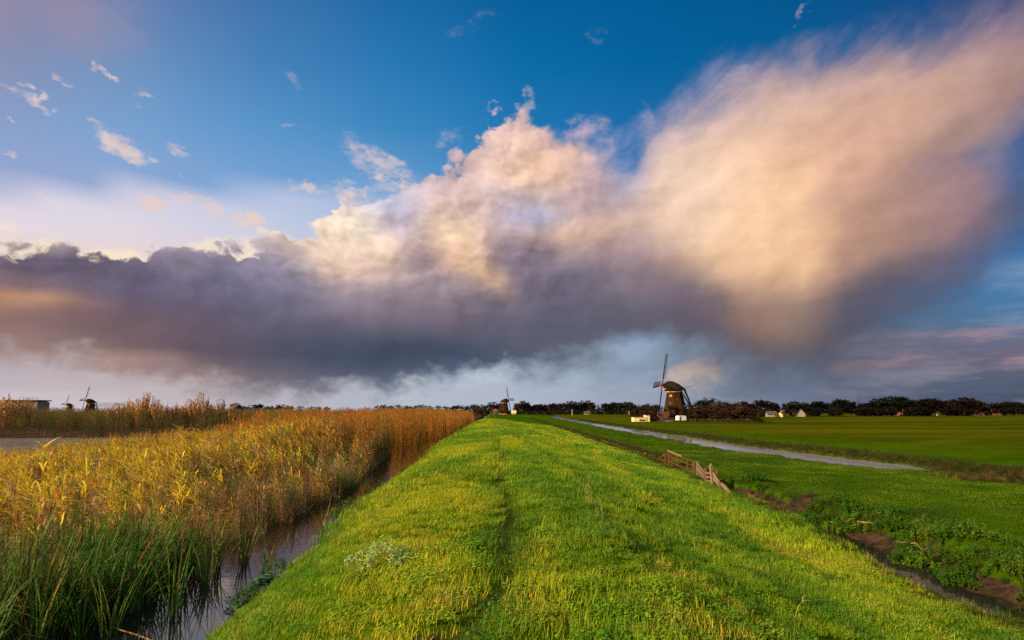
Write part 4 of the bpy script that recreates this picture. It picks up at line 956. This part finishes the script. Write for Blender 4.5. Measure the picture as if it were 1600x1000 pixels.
# the distant tree row in the middle
MID = [(806, 629), (813, 627), (822, 629), (830, 633), (838, 631), (846, 630), (855, 633), (863, 631), (871, 631), (880, 630), (887, 628), (894, 627), (901, 628), (909, 629), (918, 627), (924, 629), (933, 633), (946, 630), (954, 629), (962, 628), (969, 630), (976, 628), (985, 631), (995, 631), (1006, 632), (1018, 633)]
for px, py in MID:
    for k in range(2):
        Y = random.uniform(590, 640)+k*50; x, y = at(px+random.uniform(-3, 3)+4*k, Y=Y)
        put_tree(random.choice(broad+poplar), x, y, px_h(py+random.uniform(-1, 1.5), Y, px), random.uniform(.8, 1.15), (D_BRN if random.random() < .6 else (D_RUST if random.random() < .5 else D_GRN))*random.uniform(.55, 1.0),
                 'dark tree of the distant row between the two mills', 'tree', 'distant tree row between the two mills')
for i in range(44):
    px = 800+i*4.9+random.uniform(-2, 2); Y = random.uniform(560, 580)
    if abs(px-917) < 7: continue
    x, y = at(px, Y=Y); put_tree(random.choice(shrub), x, y, random.uniform(3.0, 5.0), random.uniform(1.2, 1.8), D_GRN*random.uniform(.5, .9), 'low dark hedge bush before the distant tree row', 'bush', 'low bushes before the distant tree row')
for px, py, Y, c in [(752, 633, 430, D_RUST), (744, 635, 440, D_RUST), (757, 634, 420, D_BRN), (763, 634, 450, D_GRN), (735, 634, 500, D_BRN), (728, 635, 520, D_BRN), (772, 631, 560, D_BRN), (780, 632, 580, D_GRN), (742, 632, 560, D_BRN), (784, 643, 440, D_GRN), (794, 642, 445, D_GRN)]:
    x, y = at(px, Y=Y); put_tree(random.choice(shrub if py > 632.5 else broad), x, y, px_h(py, Y, px), random.uniform(.95, 1.3), c*random.uniform(.7, 1.0), 'autumn bush beside the mill at the far end of the dyke', 'bush', 'bushes beside the mill at the end of the dyke')
LEFT = [(367, 630), (373, 634), (380, 635), (394, 633), (404, 632), (416, 635), (424, 635), (436, 633), (443, 632), (452, 635), (468, 635), (486, 636), (497, 636), (510, 636), (590, 634), (600, 633), (612, 634), (622, 633), (636, 634), (648, 634), (660, 633), (672, 634), (684, 634), (696, 635), (708, 634), (716, 633)]
for px, py in LEFT:
    Y = random.uniform(780, 900); x, y = at(px, Y=Y)
    put_tree(random.choice(broad+shrub), x, y, px_h(py, Y, px), random.uniform(.9, 1.4), D_GRN*random.uniform(.5, .9), 'small dark tree on the far horizon behind the reeds', 'tree', 'small trees along the horizon behind the reeds')
# feathery autumn bushes on the far reed bank
def feather_bush(seed, n, spread):
    "an unmown clump of plumed reed and willow shoots fanning out of one root"
    q = random.Random(seed); L = Blades()
    for i in range(n):
        a = q.uniform(0, 6.28); d = spread*math.sqrt(q.random()); x0, y0 = .25*d*math.cos(a), .25*d*math.sin(a); hh = (1-.45*(d/spread)**2)*q.uniform(.72, 1.02)
        p = Vector((x0, y0, -.02)); tip = Vector((d*math.cos(a)-.08, d*math.sin(a), hh)); md_ = p.lerp(tip, .55)+Vector((0, 0, .05))
        L.ribbon([p, md_, tip], [.010, .008, .002], (math.cos(a+1.5), math.sin(a+1.5), 0), (.7, .6, .6)); L.ribbon([p, md_, tip], [.010, .008, .002], (1, 0, 0), (.7, .6, .6))
        for j in range(26):
            t = .35+.65*q.random()**.6; c = (p.lerp(md_, t/.55) if t < .55 else md_.lerp(tip, (t-.55)/.45)); k = q.uniform(.6, 1.4)
            L.blade(c.x, c.y, c.z, q.uniform(.05, .12), .020, WIND+q.gauss(0, .9), q.uniform(.2, 1.0), q.uniform(.1, 1.0), 2, (k, k*q.uniform(.8, 1.1), k))
    return L.build('feathery_bush', M_LEAF)
fb = [feather_bush(60+i, 80, .42) for i in range(3)]
for i, (px, py, Y, w, lab) in enumerate([(228, 614, 92, 1.0, 'feathery orange bush, the fuller of two standing above the far reeds'), (318, 614, 94, .8, 'thin feathery orange bush, nearer the middle of the two above the far reeds'), (205, 624, 96, 1.0, None), (345, 624, 98, 1.1, None), (250, 625, 92, 1.1, None), (14, 618, 96, 1.2, None), (40, 623, 99, 1.1, None), (188, 630, 96, 1.2, None), (280, 630, 96, 1.2, None), (362, 631, 96, 1.0, None), (300, 624, 95, .9, None)]):
    x, y = at(px, Y=Y); z = float(gz(x, y)); h = px_h(py, Y, px)-z; src = fb[i % 3]; o = src if i < 3 else src.copy(); o.name = 'bush'
    C.objects.link(o); o.location = (x, y, z); o.scale = (h*w, h*w, h); o.rotation_euler.z = random.uniform(-.5, .5); o.color = (*[v*random.uniform(.9, 1.1) for v in (.40, .22, .06)], 1)
    tag(o, lab or 'low rusty bush among the reeds of the far bank', 'bush', None if lab else 'low rusty bushes on the far bank')
x, y = at(166, Y=210); hg = MB()
q = random.Random(5); Lh = Blades()
for i in range(3200):
    p = Vector((q.uniform(-5.0, 5.0), q.uniform(-1, 1), 0)); p.z = 6.0*q.random()**.6+.1*math.sin(p.x*3); k = q.uniform(.6, 1.4); yaw = q.uniform(0, 6.28); d = Vector((math.cos(yaw), math.sin(yaw), q.uniform(-.5, .5)))*.35
    Lh.ribbon([p, p+d*.5, p+d], [.12, .26, 0], (-d.y, d.x, 0), (k, k, k))
o = Lh.build('clipped_hedge', M_LEAF); C.objects.link(o); o.location = (x, y, .5); o.color = (.085, .055, .022, 1); tag(o, 'flat topped brown hedge right of the half hidden mill', 'hedge')

# ---------------------------------------------------------------- fence and field gate by the ditch
def post(name, x, y, h, w, m, parent, lean=(0, 0), pointed=False):
    z = float(gz(x, y)); b = MB(); top = Vector((x+lean[0], y+lean[1], z+h)); b.bar((x, y, z-.25), top, w, w*.9, w*.9, w*.8, twist=random.uniform(-.3, .3))
    if pointed: b.bar(top, top+Vector((0, 0, w*.8)), w*.85, w*.7, w*.2, w*.2)
    return b.build(name, m, parent)
FX = lambda px, Y: at(px, Y=Y)
# positions taken along the ditch's far side
P = {k: FX(px, Y) for k, (px, Y) in {'a': (1033.5, 35.5), 'b': (1040.5, 34.2), 'c': (1083.5, 28.6), 'd': (1097, 26.4), 'e': (1109, 24.6), 'f': (1120.5, 24.0)}.items()}
fence = empty('wooden_fence', (*P['c'], 0), label='weathered plank fence stepping down into the ditch beside the gate', cat='fence')
def local(o, root):
    o.parent = root; o.matrix_parent_inverse = Matrix.Translation(-Vector(root.location)); return o
def gpost(nm, key, h, w, m, root, dx=0, dy=0, **k):
    x, y = P[key]; return local(post(nm, x+dx, y+dy, h, w, m, None, **k), root)
def rail(root, A_, zA, B_, zB, w, t, m, nm='rail'):
    b = MB(); b.bar((*A_, zA), (*B_, zB), t, w, t, w*.95); return local(b.build(nm, m, None), root)
zc, zd, ze, zf = [float(gz(*P[k])) for k in 'cdef']; zb, za = float(gz(*P['b'])), float(gz(*P['a']))
zb = max(zb, .25); zc = max(zc, .25)
gpost('post', 'd', .98, .13, M_OLDWOOD, fence, lean=(.02, 0)); gpost('post', 'e', .98, .13, M_WOOD, fence, lean=(-.06, .03), pointed=True); gpost('post', 'e', .92, .10, M_OLDWOOD, fence, dx=.10, dy=-.05, lean=(.03, 0))
off = lambda k, d=.09: (P[k][0]-d*.2, P[k][1]-d)
for a, b2, z0, z1 in ((.86, .72, zc, zd), (.66, .52, zc, zd), (.48, .34, zc, zd), (.25, .10, zc, zd)): rail(fence, off('c'), z0+a, off('d'), z1+b2, .105, .03, M_WOOD)
for a, b2 in ((.72, .62), (.52, .42), (.34, .22), (.12, .02)): rail(fence, off('d'), zd+a, off('e'), ze+b2, .10, .03, M_WOOD)
rail(fence, off('e'), ze+.62, P['f'], max(zf, .1)+.34, .12, .035, M_WOOD); rail(fence, off('e'), ze+.40, (P['f'][0], P['f'][1]-.05), max(zf, .1)+.14, .12, .035, M_WOOD)
gate = empty('field_gate', (*P['b'], 0), label='rust brown field gate with broken pale top rail', cat='gate')
gA, gB = Vector((*P['b'], 0)), Vector((*P['c'], 0)); gp = lambda t: (gA.lerp(gB, t).x, gA.lerp(gB, t).y); gzz = lambda t: zb+(zc-zb)*t
rail(gate, gp(.02), gzz(.02)+1.05, gp(.54), gzz(.5)+.94, .12, .04, M_WOOD, 'top_rail'); rail(gate, gp(.54), gzz(.5)+.90, gp(.96), gzz(1)+.78, .05, .03, M_RUST)
rail(gate, gp(.04), gzz(.04)+.72, gp(.96), gzz(.96)+.56, .06, .035, M_RUST); rail(gate, gp(.04), gzz(.04)+.34, gp(.96), gzz(.96)+.20, .09, .035, M_RUST)
for t in (.36, .72):
    x, y = gp(t); b = MB(); b.bar((x, y-.04, gzz(t)+.22), (x, y-.04, gzz(t)+.92), .07, .04); local(b.build('upright', M_OLDWOOD, None), gate)
rail(gate, gp(.06), gzz(.05)+.40, gp(.34), gzz(.3)+.80, .05, .03, M_RUST, 'brace')
gp_ = empty('gate_post', (*P['c'], 0), label='thick pair of grey gate posts at the hinge between gate and fence', cat='post')
gpost('post', 'c', 1.22, .16, M_WOOD, gp_, dx=.08, lean=(.02, 0)); gpost('post', 'c', 1.16, .13, M_OLDWOOD, gp_, dx=-.10, dy=.05)
lp = empty('gate_post', (*P['b'], 0), label='rusty brown gate posts at the far latch end of the gate', cat='post')
gpost('post', 'b', 1.20, .13, M_OLDWOOD, lp, dx=.06); gpost('post', 'b', 1.12, .12, M_RUST, lp, dx=-.10, lean=(-.03, 0)); gpost('post', 'b', .72, .12, M_OLDWOOD, lp, dx=.22, dy=-.2)
ff = empty('wooden_fence', (*P['a'], 0), label='short sloping rail fence running off beyond the gate', cat='fence')
gpost('post', 'a', .95, .11, M_OLDWOOD, ff); rail(ff, (P['b'][0]-.1, P['b'][1]), zb+.82, (P['a'][0]-.1, P['a'][1]+.5), .62, .10, .04, M_RUST)
for r_ in (fence, gate, gp_, lp, ff): r_.scale = (1, 1, .86)
b = MB(); x, y = FX(1119, 23.8); x2, y2 = FX(1133, 22.2); zz = .42
b.tube([(x, y, zz+.08), (x*.6+x2*.4, y*.6+y2*.4, zz+.06), (x2, y2, zz-.08), (x2+.08, y2-.1, zz-.3)], [.07, .085, .08, .06], 7); tag(b.build('fallen_log', M_WOOD, smooth=True), 'grey log lying bent over the ditch bank below the fence', 'log')
# paddock rails by the mill
pf = empty('paddock_fence', (*at(1120, Y=170), 0), label='thin paddock fence in front of the mill bushes', cat='fence')
pxs = list(range(1046, 1192, 8)); pp = [at(p_, Y=171-(p_-1046)*.08) for p_ in pxs]
for x, y in pp: local(post('post', x, y, .95, .10, M_BARK, None), pf)
for zr in (.5, .85):
    b = MB()
    for (x, y), (x2, y2) in zip(pp[:-1], pp[1:]): b.bar((x, y, gz(x, y)+zr), (x2, y2, gz(x2, y2)+zr), (.03), .05)
    local(b.build('rail', M_BARK, None), pf)
for px, Y, h, lab in [(894, 470, 5.0, 'slim white marker pole before the distant tree row'), (983, 480, 4.0, 'short white marker pole left of the large windmill')]:
    x, y = at(px, Y=Y); b = MB(); b.tube([(x, y, .2), (x, y, h)], [.16, .12], 6); tag(b.build('marker_pole', M_WHITE), lab, 'pole')

# ---------------------------------------------------------------- herbs, bank plants, roots
def herb_mesh(seed, n, leaf, r, h, stems=14):
    "a mound of nettles or docks: leaves on short stems"
    q = random.Random(seed); L = Blades()
    for i in range(stems):
        a, d = q.uniform(0, 6.28), r*math.sqrt(q.random()); hh = h*(1-.6*(d/r)**2)*q.uniform(.6, 1.15); x0, y0 = d*math.cos(a), d*math.sin(a); x1, y1 = x0*1.15, y0*1.15
        L.ribbon([(x0, y0, -.1), ((x0+x1)/2, (y0+y1)/2, hh*.5), (x1, y1, hh)], [.012, .01, .004], (math.cos(a+1.5), math.sin(a+1.5), 0), (.9, .75, .7))
        for j in range(n//stems):
            t = .25+.75*q.random()**.7; p = Vector((x0+(x1-x0)*t, y0+(y1-y0)*t, hh*t)); yaw = q.uniform(0, 6.28); k = q.uniform(.7, 1.35)
            dd = Vector((math.cos(yaw), math.sin(yaw), q.uniform(-.35, .5)))*leaf*q.uniform(.6, 1.3); sd = (-math.sin(yaw), math.cos(yaw), q.uniform(-.3, .3))
            L.ribbon([p, p+dd*.35, p+dd*.75+Vector((0, 0, -leaf*.08)), p+dd+Vector((0, 0, -leaf*.25))], [leaf*.16, leaf*.5, leaf*.34, 0], sd, (k*q.uniform(.85, 1.2), k, k*q.uniform(.7, 1.2)))
    return L
herbs = [herb_mesh(800+i, 700, .085, .55, .55, 34).build('nettle_clump', M_HERB) for i in range(4)]
docks = [herb_mesh(820+i, 420, .13, .42, .42, 22).build('weed_clump', M_HERB) for i in range(2)]
H_NET, H_PALE = (.036, .092, .004), (.085, .15, .008)
def put(src, name, x, y, s, col, label, cat, group=None, z=None, used=set()):
    o = src if src.name not in used else src.copy()
    used.add(src.name); o.name = name; C.objects.link(o); o.location = (x, y, (float(gz(x, y)) if z is None else z)-.03); o.scale = (s*random.uniform(.9, 1.15), s, s*random.uniform(.85, 1.1)); o.rotation_euler = (0, 0, random.uniform(0, 6.28))
    o.color = (*[float(v*random.uniform(.85, 1.15)) for v in col], 1); return tag(o, label, cat, group)
i = 0
for Yc in np.arange(8.2, 27.5, .36):
    for k in range(4):
        lr = float(lip_r(Yc)); x = lr+(random.uniform(-1.5, -.6), random.uniform(-1.0, .1), random.uniform(-.5, .5), random.uniform(0, .9))[k]; y = Yc+random.uniform(-.25, .25)
        if fbm(x*.75+7, y*.55, 87, 3) < (.46 if k in (0, 3) else .38): continue
        put(herbs[i % 4], 'nettle_clump', x, y, random.uniform(.36, .74), H_NET if random.random() < .75 else H_PALE, 'leafy green nettle clump on the far lip of the ditch', 'plant', 'nettle clumps along the far lip of the ditch'); i += 1
for px, Y, s, c, lab in [(604, 6.9, .66, (.24, .30, .10), 'pale woolly leaved weed mound on the near left of the dyke'), (600, 23.0, 1.15, (.022, .075, .012), 'dark green weed bush at the water edge halfway along the dyke'), (556, 17.0, 1.0, H_NET, 'leafy green weed hanging over the water below the bush'),
                         (412, 11.8, .85, (.05, .11, .05), 'blue green docks at the water edge in the foreground'), (446, 12.8, .8, H_NET, 'upright green herb on the bank beside the docks'), (385, 11.0, .6, H_NET, 'small weed with dry stalks at the lowest bank corner'),
                         (640, 31.0, 1.0, H_NET, 'weed tuft beside the muddy shallows'), (720, 60, 1.6, (.03, .06, .012), 'dark sedge bush where the mud ends')]:
    x, y = at(px, Y=Y); xw = x
    if px < 600 and px != 604 or px in (640, 600): xw = max(x, -4.35) if px not in (600,) else max(x, -4.5)
    put(docks[0] if px == 412 else herbs[3] if px == 604 else herbs[2], 'weed_clump', xw, y, s, c, lab, 'plant', z=max(float(gz(xw, y)), .02))
def root_bundle(px, Y, dz, n, L_, lab, seed):
    q = random.Random(seed); x, y = at(px, Y=Y); z = float(gz(x, y))+dz; b = MB()
    for i in range(n):
        a = q.uniform(-.6, .6)+math.pi*(i % 2); p = Vector((x+q.gauss(0, .06), y+q.gauss(0, .06), z)); pts = [p]
        for k in range(4): a += q.uniform(-.9, .9); p = p+Vector((math.cos(a)*L_/4, math.sin(a)*L_/4*.6, q.uniform(-.10, .08))); pts.append(p)
        r = q.uniform(.009, .02); b.tube(pts, [r, r*1.1, r*.8, r*.55, r*.25], 5)
    tag(b.build('exposed_root', M_ROOT, smooth=True), lab, 'root')
root_bundle(1325, 16.0, .30, 4, .5, 'forked bleached roots sticking out of the slumped bank', 1)
root_bundle(1405, 13.6, .34, 2, .4, 'curved pale root on top of the bare earth', 3)
# dry grass stalks that stand out on the dyke
def stalk(px, Y, h, lab, lean, n=1, grp=None):
    x, y = at(px, Y=Y); s = Blades(); q = random.Random(int(px)); z = float(gz(x, y))
    for i in range(n):
        reed(s, q.gauss(0, .06), q.gauss(0, .06), h*q.uniform(.75, 1.05), q, leaves=2, lw=.006, ll=.16, plume=True, lean=lean, stemw=.005, plumec=(1, .95, .8), ps=.35)
    o = s.build('grass_stalk', M_HERB); C.objects.link(o); o.location = (x, y, z); o.color = (.42, .33, .13, 1); o.rotation_euler.z = math.pi if lean > .2 else 0
    tag(o, lab, 'grass stalk', grp)
stalk(1224, 6.6, .28, 'single dry grass stalk leaning on the right slope', .5); stalk(916, 11, .40, 'group of pale seeding stalks right of the path', .1, 5); stalk(933, 10.0, .34, 'thin pale stalk cluster nearest the right of the path', .15, 3)
stalk(1094, 21.5, .4, 'dry stalk standing in the ditch corner below the fence', .1, 3)
# standing-out yellow reeds and straw in the near ditch
def lone_reed(px, Y, h, lab, seed, leaves=12, col=(.62, .44, .04)):
    x, y = at(px, Y=Y); s = Blades(); q = random.Random(seed)
    reed(s, 0, 0, h, q, leaves=leaves, lw=.036, ll=.62, plume=False, lean=.05, stemw=.012)
    o = s.build('tall_reed', M_HERB); C.objects.link(o); o.location = (x, y, -.1); o.color = (*col, 1); tag(o, lab, 'reed')
lone_reed(6, 12.5, 2.95, 'yellow reed at the left frame edge with upturned leaves', 1, 8); lone_reed(84, 12.0, 3.25, 'tallest yellow reed with long leaves streaming left', 2, 14); lone_reed(118, 12.8, 2.95, 'yellow leafy reed just right of the tallest one', 3, 9)
lone_reed(152, 13.2, 3.0, 'yellow reed with flat drooping leaves before the channel', 4, 9); lone_reed(235, 14.5, 3.1, 'yellow green reed standing before the dark far bank', 5, 10); lone_reed(296, 16.5, 3.15, 'bright yellow reed below the feathery bushes', 6, 10); lone_reed(190, 13.5, 2.85, 'short yellow reed with crossed leaves', 7, 9)
for px0, Y0, px1, Y1, lab in [(216, 9.6, 286, 9.2, 'brown broken reed lying on the dark water'), (150, 9.0, 212, 9.1, 'pale bent straw lying in the shallow water')]:
    (x, y), (x2, y2) = at(px0, Y=Y0), at(px1, Y=Y1); b = MB(); b.tube([(x, y, .10), ((x+x2)/2, (y+y2)/2, .07), (x2, y2, .01)], [.011, .012, .008], 5); tag(b.build('fallen_reed', M_ROOT), lab, 'reed')
# rough growth on the canal's far bank and in the ditch
n = 16000; y = 26+234*U(0, 1, n)**1.7; cd = .2+2.6*U(0, 1, n)**1.3*U(.3, 1, n); cd = np.where(U(0, 1, n) < .22, -2*canal_w(y)-U(-.25, .5, n), cd); x = canal_c(y)+(fbm(y*.16, y*0+2, 31)-.5)*1.3+np.where(cd > 0, 1, 1)*canal_w(y)*(1+(fbm(y*.6, y*0+8+(cd > 0)*5, 33)-.5)*.8)*np.where(cd > 0, 1, -1)+np.where(cd > 0, cd, -(np.abs(cd)-2*canal_w(y))); ok = inview(x, y)
x, y, cd = x[ok], y[ok], cd[ok]; hue = np.where((U(0, 1, len(x)) < .25)[:, None], np.array([.075, .045, .012]), np.array([.020, .028, .004]))*U(.7, 1.3, len(x))[:, None]
scatter('bank_sedge', kit_sedge, x, y, gz(x, y)-.08, hue, U(.16, .34, len(x))*np.interp(cd, [-5, 0, .2, 1.0], [.75, .75, .7, 1.2]), U(0, 6.28, len(x)), None, None, 'dark rough sedge on the banks of the canal')
x, y = U(18, 60, 9000), U(24, 32, 9000); c0 = np.interp(y, [24, 32], [27, 23]); ok = (np.abs(y-28.4+.02*(x-20)+(fbm(x*.3, y*0, 77)-.5)*2) < 1.5) & (x > 22.5) & inview(x, y); x, y = x[ok], y[ok]
hue = np.where((U(0, 1, len(x)) < .12)[:, None], np.array([.22, .10, .015]), np.array([.035, .035, .01]))*U(.6, 1.3, len(x))[:, None]
scatter('bank_sedge', kit_sedge, x, y, gz(x, y)-.08, hue, U(.2, .5, len(x)), U(0, 6.28, len(x)), None, None, 'orange and dark sedge along the ditch at the right of the field')
n = 15000; y = 8+260*U(0, 1, n)**1.6; u = U(-1.25, 1.2, n); mid, w = .5*(lip_l(y)+lip_r(y)), .5*(lip_r(y)-lip_l(y)); x = mid+u*w; k = U(0, 1, n); z, bare, _, _ = land(x, y)
ok = inview(x, y) & (z > .03) & np.where(y < 30, (np.abs(np.abs(u)-.85) < .3) & (k < .55), k < .95); x, y, z, u = x[ok], y[ok], z[ok], u[ok]
hue = np.where((U(0, 1, len(x)) < np.interp(y, [20, 40], [.3, .55]))[:, None], np.array([.065, .036, .012]), np.array([.022, .040, .004]))*U(.6, 1.3, len(x))[:, None]
scatter('ditch_grass', kit_sedge, x, y, z-.06, hue, U(.16, .36, len(x))*np.interp(y, [28, 40], [1, 1.5]), U(0, 6.28, len(x)), None, None, 'brown and green tussocks lining the ditch below the dyke')
n = 5000; x, y = U(11, 150, n), 10+240*U(0, 1, n)**1.5; ok = inview(x, y) & (x > lip_r(y)+1.2) & (np.abs(x-canal_c(y)) > canal_w(y)+1.2) & (fbm(x*.12, y*.12, 141, 3) > .56+U(-.06, .12, n)); x, y = x[ok], y[ok]
scatter('field_tussocks', kit_sedge, x, y, gz(x, y)-.08, np.array([.020, .048, .003])*U(.6, 1.4, len(x))[:, None], U(.12, .30, len(x)), U(0, 6.28, len(x)), None, None, 'dark rush tussocks dotted over the grazed fields')
# bulrush clumps standing free in the near ditch
for k, (px, Y, sc, col, lab) in enumerate([(432, 13.2, .62, H_GREEN, 'short bulrush clump standing out in the water nearest the dyke'), (345, 12.2, .85, H_GREEN*1.1, 'upright green bulrush clump at the front edge of the reeds'), (398, 13.9, .8, H_GREEN*.9, 'bulrush clump with bent tips behind the short one'),
                                           (300, 10.6, .95, H_GREEN*1.2, 'tall bulrush clump left of the broken reed'), (512, 17.2, .7, H_OLIVE*.8, 'olive rush clump where the water narrows'), (205, 9.6, .9, H_GREEN, 'leaning bulrush clump in the left foreground')]):
    x, y = at(px, Y=Y); q = random.Random(900+k); s = Blades()
    for i in range(22):
        a = q.uniform(0, 6.28); d = .13*math.sqrt(q.random()); kk = q.uniform(.7, 1.3); c = (kk, kk, kk) if q.random() > .22 else (4.2*kk, 1.5*kk, 2.2*kk)
        s.blade(d*math.cos(a), d*math.sin(a), -.12, 1.6*q.uniform(.45, 1.05), .030*q.uniform(.7, 1.2), q.choice([a, WIND+q.gauss(0, .8)]), q.uniform(.02, .25), q.uniform(.05, .7), 7, c, q.uniform(.8, 2.0) if q.random() < .3 else 0)
    o = s.build('bulrush_clump', M_HERB); C.objects.link(o); o.location = (x, y, 0); o.scale = (sc, sc, sc); o.color = (*[float(v) for v in col], 1); tag(o, lab, 'bulrush', 'bulrush clumps in the near ditch')

# ---------------------------------------------------------------- light and camera
build_sky()
sd = bpy.data.lights.new('sun', 'SUN'); so = bpy.data.objects.new('sun', sd); C.objects.link(so)
sd.energy = 5.0; sd.angle = R(.6); sd.color = (1.0, .78, .50)
sv = Vector((math.sin(SUN_AZ)*math.cos(SUN_EL), math.cos(SUN_AZ)*math.cos(SUN_EL), math.sin(SUN_EL)))
so.rotation_euler = sv.to_track_quat('Z', 'Y').to_euler(); so.location = sv*60
cam = bpy.data.cameras.new('camera'); co = bpy.data.objects.new('camera', cam); C.objects.link(co)
cam.sensor_width = 36; cam.lens = 36*FPX/1600; cam.clip_start = .05; cam.clip_end = 20000
co.location = (0, 0, EYE); co.rotation_euler = (R(90)+PITCH, 0, -YAW)
S = bpy.context.scene; S.camera = co
S.view_settings.view_transform = 'Standard'; S.view_settings.look = 'None'; S.view_settings.exposure = EXPOSURE; S.view_settings.gamma = 1
S.cycles.max_bounces = 6; S.cycles.diffuse_bounces = 3; S.cycles.glossy_bounces = 3; S.cycles.transmission_bounces = 3; S.cycles.transparent_max_bounces = 6
S.cycles.use_denoising = False
